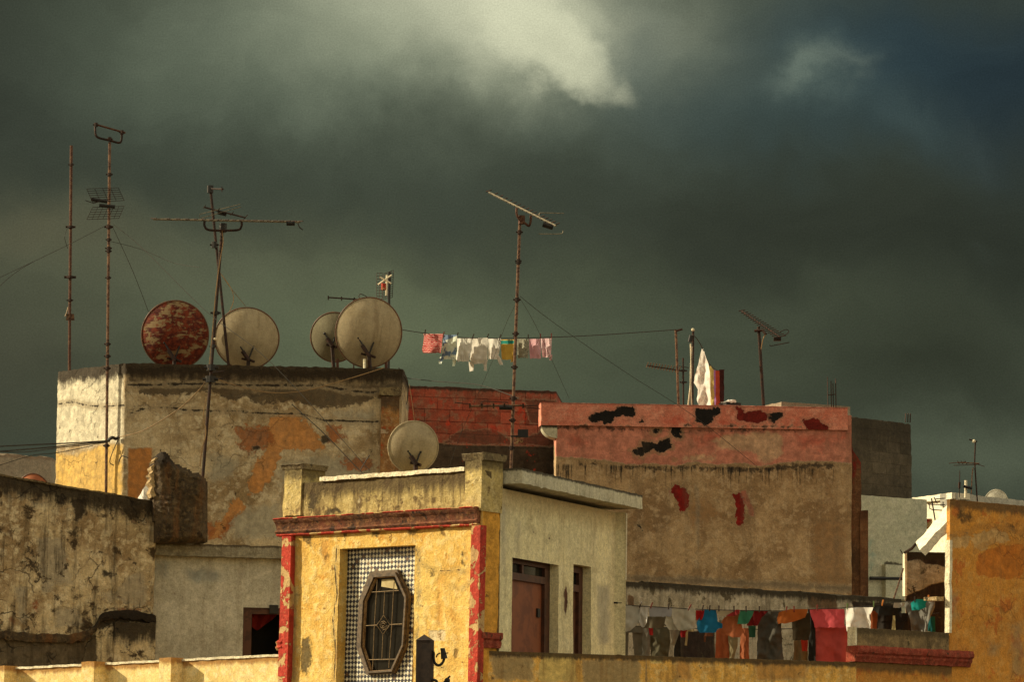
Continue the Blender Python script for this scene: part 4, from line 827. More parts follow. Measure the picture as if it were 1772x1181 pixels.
# ------------------------------------------------------------------ ochre parapet, bottom right, and the mossy terrace wall
def right_parapet():
    A = W(839, 1127, 45.12); z = A.z; B = level(1482, 1147, z)
    root = thing('ochre_parapet', 'stained ochre parapet along the bottom between the yellow tower and the orange house', 'wall', (A.x, A.y, ZB))
    masks = {'lite': [[(938, 1129), (998, 1130), (1000, 1181), (930, 1181), (932, 1150)], [(1122, 1134), (1150, 1136), (1146, 1150), (1124, 1150)]], 'orange': [[(1170, 1138), (1200, 1138), (1200, 1181), (1168, 1181)], [(1300, 1142), (1400, 1146), (1400, 1181), (1310, 1181)]], 'joint': [('line', [(1119, 1131), (1119, 1190)], 2.5), ('line', [(999, 1130), (1000, 1190)], 1.0)], 'greyed': [[(1005, 1140), (1110, 1140), (1110, 1190), (1005, 1190)], [(850, 1130), (925, 1132), (925, 1181), (850, 1181)]]}
    block('wall', [V2(A), V2(B), Vector((B.x, B.y + .16, 0)), Vector((A.x + .05, A.y + .16, 0))], z, ZB, M['lowpar2'], root, res=.04, zvis=W(1100, 1200, 46).z, masks=masks, amp=.014, rim=.02, dense=(0,), seed=81)
    A = W(1080, 1006, 53.0); z = A.z; B = level(1560, 1036, z)
    root = thing('terrace_wall', 'mossy grey terrace wall behind the lower washing line', 'wall', (A.x, A.y, ZB))
    A2 = A + (A - B).normalized() * .25
    masks = {'dark': [[(1168, 1092), (1238, 1092), (1240, 1150), (1168, 1150)], [(1205, 1100), (1235, 1104), (1235, 1106), (1205, 1104)], [(1470, 1040), (1560, 1045), (1560, 1110), (1500, 1110)]], 'brown': [[(1390, 1020), (1450, 1026), (1450, 1060), (1400, 1055)], [(1085, 1030), (1100, 1030), (1100, 1060), (1085, 1060)]], 'brick': [[(1138, 1012), (1150, 1012), (1148, 1022), (1138, 1022)]]}
    block('wall', [V2(A2), V2(B), Vector((B.x, B.y + .16, 0)), Vector((A2.x + .05, A2.y + .16, 0))], z, ZB, M['moss'], root, res=.045, zvis=W(1300, 1200, 53).z, masks=masks, amp=.02, rim=.03, dense=(0,), seed=83)
    return Face(V2(A, z), V2(B, z))
FMO = right_parapet()
# ------------------------------------------------------------------ orange house at the right edge
def orange_house():
    A = W(1644, 864, 50.0); z = A.z; B = level(1860, 884, z)
    Fo = Face(V2(A, z), V2(B, z), .010)
    root = thing('orange_house', 'weathered orange house wall at the right edge with sunlit corner and small balcony', 'house', (A.x, A.y, ZB))
    masks = {'pale': [[(1685, 922), (1720, 915), (1748, 925), (1752, 938), (1735, 940), (1715, 945), (1700, 958), (1685, 950), (1680, 935)], [(1640, 925), (1680, 925), (1676, 950), (1645, 948)]], 'hot': [[(1685, 975), (1700, 955), (1730, 945), (1775, 940), (1775, 1000), (1740, 1005), (1690, 995)]], 'mould': [[(1648, 880), (1680, 885), (1700, 900), (1680, 912), (1655, 905)], [(1636, 980), (1646, 978), (1650, 992), (1638, 996)], [(1655, 990), (1664, 994), (1656, 998)], [(1730, 900), (1760, 905), (1772, 930), (1750, 925)]], 'greyed': [[(1640, 1020), (1665, 1020), (1660, 1090), (1638, 1090)], [(1740, 1080), (1780, 1060), (1780, 1181), (1740, 1181)], [(1700, 1100), (1740, 1110), (1735, 1150), (1700, 1140)]], 'line': [('line', [(1640, 927), (1680, 922), (1690, 912), (1720, 912), (1750, 918), (1775, 925)], 1.3), ('line', [(1688, 955), (1700, 945), (1712, 942), (1720, 936)], 1.2)]}
    a0, b0 = Fo.pt(0, z), Fo.pt(Fo.L, z)
    block('wall', [a0, b0, b0 - Fo.n * .07, a0 - Fo.n * .07], z, ZB, M['orange'], root, res=.045, zvis=W(1700, 1200, 50).z, masks=masks, amp=.02, rim=.014, lean=.010, dense=(0, 3), seed=91)
    m = MB(); zlo = Fo.uz(1636, 1096)[1]; zhi = Fo.uz(1640, 935)[1]             # white strip painting the sunlit edge of the wall
    pts = []
    m2 = MB(); k = 34; vs = []; fs = []
    for i in range(k + 1):
        zz = zlo + (zhi - zlo) * i / k; wv = .018 * mn.noise(Vector((zz * 3, 1, 0))) + .01 * mn.noise(Vector((zz * 11, 1, 0)))
        p = Fo.pt(-.012 + wv, zz, .012); q = Fo.pt(.028 + wv * 1.5, zz, .022)
        vs += [p, q, q - Fo.n * .085, p - Fo.n * .085]
    for i in range(k):
        for j in range(4): fs.append((i * 4 + j, i * 4 + (j + 1) % 4, i * 4 + 4 + (j + 1) % 4, i * 4 + 4 + j))
    fs += [(0, 1, 2, 3), (k * 4 + 3, k * 4 + 2, k * 4 + 1, k * 4)]
    m2.add(vs, fs); obj('lit_edge_strip', m2, M['coping'], root)
    # balcony parapet and lower wall reaching left
    u0 = Fo.uz(1480, 1110, .02)[0]; zt = Fo.uz(1560, 1092)[1]; zc1 = Fo.uz(1560, 1124)[1]; zc0 = Fo.uz(1560, 1150)[1]
    m = MB(); m.rbox(Fo, u0, Fo.uz(1640, 1100)[0], zc1 - .02, zt, -.10, .03, .03, .014, 3); obj('balcony_parapet', m, M['balc'], root)
    m = MB(); h = zc1 - zc0
    m.mould(Fo, u0 - .03, Fo.uz(1676, 1140)[0], [(-.12, zc0), (.045, zc0), (.05, zc0 + h * .2), (.075, zc0 + h * .35), (.07, zc0 + h * .5), (.10, zc0 + h * .62), (.105, zc0 + h * .8), (.085, zc1 + .012), (-.12, zc1 + .012)], 70, .010, 4); obj('red_moulding', m, M['redmould'], root)
    bl = Fo.pt(u0 + .03, zc0 - .002); br = Fo.pt(.05, zc0 - .002)
    block('lower_wall', [bl + Fo.n * .012, br + Fo.n * .012, br - Fo.n * .15, bl - Fo.n * .15], zc0 - .002, ZB, M['orange'], root, res=.045, zvis=W(1550, 1200, 50).z, amp=.012, rim=0, dense=(0, 3), seed=93)
    # white strip painting the sunlit balcony end, back wall of the porch, sloping slab
    m = MB(); m.rbox(Fo, u0 - .02, u0 + .018, zc1 + .0, zt + .012, -.105, .036, .02, .008, 3); obj('balcony_lit_end', m, M['coping'], root)
    zp = level
    Pb = Face(W(1566, 955, 51.6), W(1660, 957, 51.7)); zb1 = Pb.A.z
    mk = {'dark': [[(1566, 955), (1640, 955), (1640, 985), (1620, 980), (1600, 978), (1590, 970), (1566, 975)], [(1566, 1030), (1590, 1022), (1612, 1010), (1640, 1005), (1640, 1100), (1566, 1100)]]}
    block('porch_wall', [V2(Pb.A), V2(Pb.pt(Pb.L, zb1)), V2(Pb.pt(Pb.L, zb1)) + Vector((0, .12, 0)), V2(Pb.A) + Vector((.02, .12, 0))], zb1, ZB, M['moss'], root, res=.04, zvis=W(1600, 1120, 51).z, masks=mk, amp=.012, rim=.02, dense=(0, 3), seed=95)
    m = MB(); m.rbox(Pb, -.012, .022, Pb.uz(1568, 1032)[1], Pb.uz(1565, 958)[1], -.1, .03, .02, .008, 5); obj('porch_lit_edge', m, M['coping'], root)  # pale strip painting the sunlit edge of the porch wall
    lo = [(1584, 946), (1590, 952), (1644, 898), (1646, 868), (1640, 872)]
    a1, a2, a3, a4 = W(1591, 952, 50.15), W(1643, 900, 50.05), W(1647, 866, 50.55), W(1585, 940, 50.75)
    nrm = (a2 - a1).cross(a4 - a1).normalized()
    if nrm.x > 0: nrm = -nrm
    m = MB(); k = 16; vs = []; fs = []
    for i in range(k + 1):
        t_ = i / k
        for j in range(7):
            s_ = j / 6; p = a1.lerp(a2, t_).lerp(a4.lerp(a3, t_), s_); p = p + nrm * (mn.noise(p * 6) * .02) + (mn.noise_vector(p * 9) * .02 if j in (0, 6) else Vector((0, 0, 0)))
            vs.append(p)
    nv = len(vs); vs += [p - nrm * .11 for p in vs[:nv]]
    for i in range(k):
        for j in range(6):
            q = i * 7 + j; fs += [(q, q + 1, q + 8, q + 7), (nv + q + 7, nv + q + 8, nv + q + 1, nv + q)]
        for j in (0, 6): q = i * 7 + j; fs.append((q, q + 7, nv + q + 7, nv + q))
    for i in (0, k):
        for j in range(6): q = i * 7 + j; fs.append((q, q + 1, nv + q + 1, nv + q))
    m.add(vs, fs); obj('sloping_slab', m, M['whitewall'], root)
    m = MB(); m.tube([W(1584, 943, 50.5), W(1578, 950, 50.8), W(1566, 957, 51.4)], .02, 6); obj('stay_rod', m, M['steel_dark'], root)
    m = MB(); m.tube([W(1563, 985, 51.5), W(1556, 1008, 51.0), W(1547, 1036, 50.6)], .012, 6); obj('prop_stick', m, M['steel_lite'], root)
    m = MB(); m.tube([W(1558, 952, 51.5), W(1562, 960, 51.5)], .008, 5); obj('loose_wire', m, M['wire'], root)
    m = MB(); m.rbox(Fo, Fo.uz(1612, 1036, -.2)[0], -.005, Fo.uz(1620, 1041, -.2)[1], Fo.uz(1620, 1034, -.2)[1], -.35, -.1, .03, .01, 5); obj('shelf_brick', m, M['rubble_side'], root)
    return Fo
FO = orange_house()
# ------------------------------------------------------------------ aerials
def curve(pts, n=6):
    """Catmull-Rom through world points"""
    P = [Vector(p) for p in pts]
    if len(P) < 3: return P
    out = []
    for i in range(len(P) - 1):
        a, b, c, d = P[max(i - 1, 0)], P[i], P[i + 1], P[min(i + 2, len(P) - 1)]
        for k in range(n):
            t = k / n
            out.append(.5 * ((2 * b) + (c - a) * t + (2 * a - 5 * b + 4 * c - d) * t * t + (3 * b - a - 3 * c + d) * t ** 3))
    return out + [P[-1]]
def Wp(pts, Y): return [W(*p, Y) if len(p) == 2 else W(*p) for p in pts]
def pole(parent, pts, r, mat, name='mast', seg=8): return obj(name, MB().tube(Wp0(pts), r * .84, seg), mat, parent)
def Wp0(pts): return [p if isinstance(p, Vector) else W(*p) for p in pts]
def clamp(parent, P, r, h, mat, name='clamp'):
    P = Vector(P); m = MB(); m.tube([P + Vector((0, 0, -h / 2)), P + Vector((0, 0, h / 2))], r, 8); m.tube([P + Vector((-r * 1.5, -.004, 0)), P + Vector((r * 1.5, -.004, 0))], r * .35, 6); obj(name, m, mat, parent)
def rods(parent, p0, p1, n, l0, l1, d, mat, r=.006, ease=1.0, name='director_rod', off=Vector((0, 0, .012))):
    for i in range(n):
        t = (i / max(1, n - 1)) ** ease; c = p0.lerp(p1, t) + off; l = (l0 + (l1 - l0) * t); 
        obj(name, MB().tube([c - d * l, c + d * l], r, 5), mat, parent)
def boom(parent, p0, p1, mat, r=.014): obj('boom', MB().tube([p0, p1], r, 6), mat, parent)
def grid(parent, q, nu, nv, mat, name, r=.004):
    a, b, c, d = q; m = MB()
    for i in range(nu + 1): t = i / nu; m.tube([a.lerp(b, t), d.lerp(c, t)], r, 4)
    for j in range(nv + 1): t = j / nv; m.tube([a.lerp(d, t), b.lerp(c, t)], r, 4)
    obj(name, m, mat, parent)
def aerials():
    # bare rusty mast at far left
    t = thing('aerial_mast', 'bare rusty mast with no aerial, leftmost on the roofs', 'mast', W(120, 660, 55.6), 'aerial masts on the roofs')
    pole(t, [(120, 665, 55.6), (120.5, 560, 55.6), (123.5, 252, 55.6)], .027, M['steel_rust'])
    for y, rr in ((285, .03), (393, .05), (480, .06), (520, .034)): clamp(t, W(120 + (637 - y) * .009, y, 55.58), rr, .035, M['steel_dark'])
    m = MB(); p = W(121, 549, 55.52); m.add([p + Vector(v) for v in ((-.06, 0, -.05), (.07, 0, -.05), (.06, 0, .05), (-.05, 0, .05), (-.06, .02, -.05), (.07, .02, -.05), (.06, .02, .05), (-.05, .02, .05))], [(0, 1, 2, 3), (4, 5, 6, 7), (0, 1, 5, 4), (1, 2, 6, 5), (2, 3, 7, 6), (3, 0, 4, 7)]); obj('bracket_plate', m, M['steel_lite'], t)
    m = MB(); m.tube(curve(Wp([(113, 548), (116, 540), (118, 532)], 55.5)), .01, 5); obj('cable_tail', m, M['cable_lite'], t)
    # tall mast with bull-horn bracket and grid panels
    Y = 54.12; X = lambda y: 183.5 + (855 - y) * .0105
    t = thing('aerial_mast', 'tall pale rusty mast with a U bracket on top and two wire grid panels', 'mast', W(183, 880, Y), 'aerial masts on the roofs')
    pole(t, [(X(885), 885, Y), (X(600), 600, Y), (X(246), 246, Y)], .026, M['steel_lite'])
    for y, rr in ((302, .034), (393, .045), (415, .03), (430, .034), (435, .032), (481, .03), (596, .033), (617, .034), (638, .036), (772, .034)): clamp(t, W(X(y), y, Y - .01), rr, .045, M['steel_dark'])
    m = MB(); m.tube(curve(Wp([(165, 215), (165, 230), (170, 238), (190, 243), (205, 247), (210, 243), (211, 228)], Y)), .018, 7); obj('bull_horn', m, M['steel_dark'], t)
    m = MB(); m.tube(Wp([(163, 214.5), (217, 230)], Y), .015, 7); obj('boom_stub', m, M['steel_rust'], t)
    for p in ((166, 216), (211, 229), (190, 241)): clamp(t, W(*p, Y), .03, .06, M['steel_dark'])
    g = lambda x, y, d: W(x, y, Y + d)
    grid(t, [g(150, 327, -.3), g(205, 325, .1), g(215, 347, .15), g(160, 350, -.25)], 4, 6, M['steel_dark'], 'reflector_grid')
    grid(t, [g(160, 359, -.3), g(215, 357, .1), g(206, 378, .15), g(150, 380, -.25)], 6, 5, M['steel_dark'], 'reflector_grid')
    for a, b in (((158, 345), (186, 349)), ((172, 355.5), (199, 358))):
        obj('dipole', MB().tube(Wp([a, b], Y - .2), .028, 7), M['black'], t)
    obj('whisker', MB().tube(Wp([(148, 347), (162, 352), (172, 349)], Y - .25), .006, 5), M['steel_dark'], t)
    # crossing pair: long mast with long many-rod boom
    Y = 52.6; X = lambda y: 352 + (812 - y) * .0782
    t = thing('aerial_mast', 'long leaning dark mast in front of the dishes with a wide level boom', 'mast', W(351, 850, Y), 'aerial masts on the roofs')
    pole(t, [(X(860), 860, Y), (X(600), 600, Y), (X(392), 392, Y)], .028, M['steel_dark'])
    a, b = W(265, 379.5, Y - .05), W(520, 384.5, Y - .05); boom(t, a, b, M['alu'], .016)
    rods(t, a.lerp(b, .005), a.lerp(b, .99), 20, .26, .3, Vector((.25, -.95, -.15)).normalized(), M['steel_dark'], .008, .82)
    m = MB(); m.tube(curve(Wp([(354, 383), (354, 391), (361, 398), (386, 399), (412, 398), (418, 391), (418, 384)], Y - .05)), .018, 7); obj('bull_horn', m, M['steel_dark'], t)
    m = MB(); p = W(386, 394, Y); m.tube([p - Vector((0, 0, .07)), p + Vector((0, 0, .06))], .055, 6); obj('clamp_head', m, M['black'], t)
    m = MB(); p = W(503, 387, Y - .06); m.tube([p - Vector((.06, 0, 0)), p + Vector((.06, 0, .0))], .035, 6); obj('balun_box', m, M['black'], t)
    obj('cable_tail', MB().tube(curve(Wp([(515, 385), (518, 393), (524, 398)], Y)), .009, 5), M['wire'], t)
    for y, rr in ((542, .05), (600, .034), (637, .07), (657, .075)): clamp(t, W(X(y), y, Y - .01), rr, .09 if y > 620 else .05, M['black'])
    for y in (645, 658): obj('stay_arm', MB().tube([W(X(y), y, Y), W(X(y) + 22, y - 2, Y + 1.2)], .012, 6), M['steel_dark'], t)
    obj('loose_cable', MB().tube(curve(Wp([(357, 690), (352, 720), (356, 750), (349, 780), (346, 808)], Y - .08)), .010, 5), M['cable_lite'], t)
    obj('down_lead', MB().tube(curve(Wp([(384, 400), (386, 420), (380, 455), (373, 510), (367, 580), (361, 640)], Y - .06)), .007, 5), M['cable_lite'], t)
    obj('warning_tag', MB().ball(W(372, 587, Y - .06), .02), M['coping'], t)
    Y = 54.9; X = lambda y: 364 + (y - 325) * .1022
    t = thing('aerial_mast', 'short dark mast leaning across the long one, with a folded loop aerial', 'mast', W(396, 640, Y), 'aerial masts on the roofs')
    pole(t, [(X(665), 665, Y), (X(325), 325, Y)], .026, M['steel_dark'])
    m = MB(); p = W(364, 327, Y); m.tube([p - Vector((0, .0, .06)), p + Vector((0, 0, .05))], .05, 7); obj('clamp_head', m, M['black'], t)
    obj('boom_stub', MB().tube([W(364, 327, Y), W(386, 327.5, Y - .4)], .013, 6), M['steel_dark'], t); obj('tip_rod', MB().tube([W(384, 323, Y - .4), W(384, 332, Y - .4)], .008, 5), M['steel_dark'], t)
    a, b = W(354, 359, Y - .1), W(425, 377, Y - .3); boom(t, a, b, M['steel_dark'], .014); rods(t, a, b, 4, .12, .2, Vector((.2, -.97, 0)).normalized(), M['steel_dark'], .007)
    m = MB(); L = [(345, 377), (345.5, 371), (416, 353.5), (417.5, 358), (347, 378)]; m.tube(Wp(L, Y - .2), .0055, 5); obj('folded_dipole', m, M['alu'], t)
    m = MB(); p = W(385, 369, Y - .15); m.tube([p - Vector((.07, 0, -.01)), p + Vector((.06, 0, -.02))], .03, 7); obj('balun_box', m, M['black'], t)
    clamp(t, W(371, 424, Y - .03), .045, .09, M['black'])
    # central mast on the cream roof
    Y = 46.35; X = lambda y: 884 + (806 - y) * .0371; base = W(884, 806, Y); base.z = SLZ - .02
    t = thing('aerial_mast', 'slim pale rusty mast standing on the cream roof slab with a slanting boom aerial', 'mast', base, 'aerial masts on the roofs')
    pole(t, [base, W(X(600), 600, Y), W(X(384), 384, Y)], .024, M['steel_lite'])
    for y, rr in ((402, .03), (452, .028), (455, .026), (519, .033), (578, .03), (636, .03), (690, .034), (728, .03), (776, .03)): clamp(t, W(X(y), y, Y - .008), rr, .05, M['steel_dark'])
    a, b = W(846, 333, Y + .35), W(962, 391, Y - .55); boom(t, a, b, M['alu'], .015)
    rods(t, a, b, 17, .10, .13, Vector((.93, .30, .1)).normalized() * .8 + Vector((-.4, -.5, 0)), M['steel_dark'], .008, .85, off=Vector((0, 0, .02)))
    m = MB(); m.tube(curve(Wp([(894, 360), (894, 370), (899, 380), (908, 386), (915, 391), (918, 385), (919, 373)], Y - .06)), .016, 7); obj('bull_horn', m, M['steel_rust'], t)
    m = MB(); p = W(903, 380, Y - .03); m.tube([p - Vector((0, 0, .06)), p + Vector((0, 0, .05))], .045, 7); obj('clamp_head', m, M['steel_rust'], t)
    m = MB(); p = W(949, 391, Y - .5); m.tube([p - Vector((.07, 0, -.02)), p + Vector((.06, 0, -.02))], .035, 7); obj('balun_box', m, M['black'], t)
    m = MB(); m.tube(curve(Wp([(933, 374), (934, 369), (940, 368.5), (976, 369.5)], Y - .6)), .0055, 5); obj('dipole_loop', m, M['alu'], t); m = MB(); m.tube(curve(Wp([(932, 405), (968, 405), (974, 402), (974, 399)], Y - .6)), .0055, 5); obj('dipole_loop', m, M['alu'], t)
    a, b = W(812, 703.5, Y - .12), W(907, 702, Y - .1); boom(t, a, b, M['steel_lite'], .016)
    for x in (813, 834, 854, 873, 905): obj('director_rod', MB().tube([W(x, 700, Y - .45), W(x, 706, Y + .25)], .013, 5), M['steel_dark'], t)
    for q in ([(787, 697), (812, 700)], [(832, 702), (833, 697), (838, 695), (880, 697)], [(905, 705), (935, 708)], [(905, 703), (930, 702)]): obj('dipole', MB().tube(Wp(q, Y - .2), .006, 5), M['steel_dark'], t)
    m = MB(); p = W(876, 706, Y - .14); m.tube([p - Vector((.09, 0, 0)), p + Vector((.08, 0, 0))], .03, 7); obj('balun_box', m, M['black'], t)
    m = MB(); Fx = Face(W(890, 745, Y - .1), W(915, 745, Y - .1)); m.fboxpx(Fx, 896, 744, 914, 757, -.06, .03); m.fboxpx(Fx, 884, 754, 897, 757, -.02, .0); obj('junction_box', m, M['black'], t)
    for q in ([(893, 757), (897, 764), (890, 768)], [(897, 757), (902, 766), (905, 762)], [(900, 758), (894, 770)]): obj('cable_tail', MB().tube(curve(Wp(q, Y - .08)), .008, 5), M['cable_lite'], t)
    obj('foot_lump', MB().ball(base + Vector((.05, -.03, .04)), .055), M['black'], t)
    # right-hand mast on the pink roof
    Y = 58.2; X = lambda y: 1313 + (y - 568) * .062
    t = thing('aerial_mast', 'dark mast on the pink roof with a slanting toothed boom, right of the white sheet', 'mast', W(1322, 720, Y), 'aerial masts on the roofs')
    pole(t, [(X(730), 730, Y), (X(566), 566, Y)], .032, M['steel_dark'])
    a, b = W(1284, 539, Y + .3), W(1350, 584, Y - .4); boom(t, a, b, M['steel_dark'], .014)
    rods(t, a, b, 17, .055, .10, Vector((.97, -.2, .16)).normalized(), M['steel_dark'], .008, .95)
    obj('clamp_head', MB().tube([W(1306, 573, Y), W(1320, 572, Y - .05), W(1325, 579, Y - .1)], .025, 6), M['steel_dark'], t)
    m = MB(); p = W(1345, 587, Y - .35); m.tube([p - Vector((.06, 0, 0)), p + Vector((.06, 0, .0))], .035, 7); obj('balun_box', m, M['black'], t)
    m = MB(); m.tube(curve(Wp([(1350, 575), (1358, 571), (1364, 572), (1363, 577), (1352, 583)], Y - .4)), .006, 5); obj('dipole_loop', m, M['steel_dark'], t); obj('dipole', MB().tube(Wp([(1331, 598), (1335, 599), (1366, 593)], Y - .4), .007, 5), M['steel_dark'], t)
    obj('down_lead', MB().tube(curve(Wp([(1325, 579), (1320, 588), (1317, 605)], Y - .1)), .009, 5), M['cable_lite'], t)
    # short aerial between the line poles
    Y = 59.4
    t = thing('aerial_mast', 'small dark mast behind the pale line post with a beaded horizontal boom', 'mast', W(1183, 720, Y), 'aerial masts on the roofs')
    pole(t, [(1183, 725, Y), (1182, 620, Y)], .018, M['steel_dark'])
    a, b = W(1120, 633, Y), W(1185, 643, Y); boom(t, a, b, M['steel_dark'], .010); rods(t, a, a.lerp(b, .85), 12, .05, .06, Vector((.3, -.5, .8)).normalized(), M['alu'], .009)
    for y in (642, 662): clamp(t, W(1182.5, y, Y), .04, .03, M['black'])
    obj('dipole', MB().tube(Wp([(1175, 634), (1192, 637)], Y), .006, 5), M['steel_dark'], t)
    # grid aerial behind the largest dish
    Y = 56.0
    t = thing('aerial_mast', 'grid panel aerial with white crossed dipoles and a red box behind the largest dish', 'mast', W(671, 640, Y), 'aerial masts on the roofs')
    pole(t, [(672, 665, Y), (673.5, 471, Y)], .026, M['black'])
    g = lambda x, y, d: W(x, y, Y + d)
    grid(t, [g(652, 473, .1), g(662, 473, .05), g(661, 518, .05), g(651.5, 518, .1)], 2, 9, M['steel_dark'], 'reflector_grid')
    grid(t, [g(664, 474, .04), g(681, 468, .0), g(679, 515, .0), g(662, 518, .04)], 4, 12, M['steel_dark'], 'reflector_grid')
    for q in (((657, 479.5), (677, 491)), ((654, 493), (678, 476))): obj('dipole', MB().tube(Wp(q, Y - .14), .014, 6), M['coping'], t)
    m = MB(); m.tube(Wp([(664, 491), (664, 502)], Y - .16), .038, 10); obj('feed_box', m, M['redpaint'], t); m = MB(); m.tube(Wp([(669.5, 476), (668.5, 512)], Y - .06), .015, 8); obj('bracket_arm', m, M['coping'], t)
    t = thing('side_aerial', 'thin sideways boom aerial with three tips left of the grid panel', 'aerial', W(610, 640, 56.2))
    pole(t, [(612, 660, 56.2), (612, 518, 56.2)], .014, M['steel_dark']); a, b = W(567, 515, 56.1), W(640, 520, 56.1); boom(t, a, b, M['steel_dark'], .012)
    for x in (568, 591, 613): obj('director_rod', MB().tube([W(x, 513 + (x - 567) * .06, 55.8), W(x, 518.5 + (x - 567) * .06, 56.4)], .011, 5), M['steel_dark'], t)
    obj('folded_dipole', MB().tube(curve(Wp([(623, 518), (621, 512), (626, 509.5), (640, 517)], 56.0)), .006, 5), M['steel_dark'], t)
    # aerial at the far right
    Y = 62.6
    t = thing('aerial_mast', 'slim mast with a cross boom on the flat roof above the orange house', 'mast', W(1692, 868, Y), 'aerial masts on the roofs')
    pole(t, [(1692, 880, Y), (1686.5, 800, Y), (1688, 762, Y)], .016, M['steel_dark'])
    obj('boom', MB().tube(Wp([(1657, 801), (1695, 803)], Y - .1), .012, 6), M['steel_lite'], t)
    for q in ([(1642, 802.5), (1670, 800)], [(1650, 806), (1690, 805)], [(1684, 802), (1704, 808)]): obj('dipole', MB().tube(Wp(q, Y - .1), .006, 5), M['steel_rust'], t)
    for x in (1660, 1666, 1673): obj('director_rod', MB().tube(Wp([(x, 804), (x - 3, 798)], Y - .1), .007, 5), M['steel_dark'], t)
    obj('clamp_head', MB().ball(W(1685.5, 764, Y), .03), M['coping'], t); obj('tip_rod', MB().tube(Wp([(1677, 761), (1691, 765)], Y), .012, 5), M['steel_dark'], t)
    obj('stay_arm', MB().tube(curve(Wp([(1684, 810), (1682, 825), (1681, 856)], Y)), .010, 5), M['steel_lite'], t)
    t = thing('roof_vent', 'small white vent pipe with dark collar beside the far slim mast', 'vent', W(1671, 862, 62.5))
    m = MB(); m.tube(Wp([(1671, 862), (1671.5, 832)], 62.5), .024, 9); obj('vent_pipe', m, M['coping'], t); m = MB(); m.tube(Wp([(1667, 842), (1682, 846)], 62.45), .025, 7); obj('collar', m, M['black'], t)
    t = thing('whip_aerial', 'thin spiky whip aerial left of the white vent pipe', 'aerial', W(1660, 862, 62.7))
    pole(t, [(1660, 862, 62.7), (1661, 815, 62.7)], .009, M['steel_dark'], 'whip'); obj('coil', MB().tube(Wp([(1660, 846), (1660.5, 835)], 62.7), .022, 7), M['steel_dark'], t)
    # aerial against the sunlit white wall
    t = thing('wall_aerial', 'dark forked aerial standing against the white sunlit wall', 'aerial', W(1618, 910, 62.2))
    pole(t, [(1620, 912, 62.2), (1612, 863, 62.2)], .014, M['black'])
    for q in ([(1606, 873.5), (1636, 874.5)], [(1617, 864.5), (1635, 863)], [(1632, 869), (1632, 880)], [(1608, 874), (1609, 881), (1614, 883), (1632, 884)], [(1616, 861), (1622, 872)]): obj('dipole', MB().tube(Wp(q, 62.15), .009, 5), M['black'], t)
    t = tag(obj('barrel', MB().lathe(W(1608, 916, 61.6), Vector((0, 0, 1)), [(.001, 0), (.05, 0), (.055, .04), (.05, .08), (.055, .12), (.05, .17), (.001, .17)], 14, ref=Vector((1, 0, 0))), M['redpaint']), 'small red drum tucked between pale wall and sloping slab', 'drum')
    # line posts on the pink roof
    t = thing('line_post', 'pale rusty post at the right end of the upper washing line', 'post', W(1174, 720, 58.4))
    pole(t, [(1175, 725, 58.4), (1169.5, 571, 58.4)], .024, M['steel_lite'], 'post'); obj('arm', MB().tube(Wp([(1170, 573), (1181, 570)], 58.35), .018, 6), M['steel_dark'], t)
    t = thing('line_post', 'dark post with a black junction head and white cables, left of the white sheet', 'post', W(1197, 720, 58.6))
    pole(t, [(1198, 725, 58.6), (1199.5, 571, 58.6)], .024, M['steel_dark'], 'post'); obj('cap', MB().ball(W(1199, 571, 58.58), .026), M['coping'], t)
    obj('junction_head', MB().tube(Wp([(1194, 592), (1196.5, 581)], 58.5), .035, 7), M['black'], t)
    for q in ([(1195, 595), (1196, 650), (1191, 700), (1188, 725)], [(1197, 600), (1195, 660), (1198, 720)]): obj('cable', MB().tube(curve(Wp(q, 58.5)), .011, 6), M['coping'], t)
    t = thing('rebar_column', 'upright bundle of thin starter bars above the right end of the pink parapet', 'rebar', W(1440, 715, 59.5))
    for x, y in ((1432, 653), (1438, 660), (1441.5, 664), (1446, 656)): obj('rebar_rod', MB().tube(Wp([(x + 1, 720), (x, y)], 59.5), .0085, 5), M['steel_dark'], t)
    obj('tie_wire', MB().tube(Wp([(1433, 684), (1446, 683)], 59.48), .008, 5), M['steel_dark'], t)
aerials()
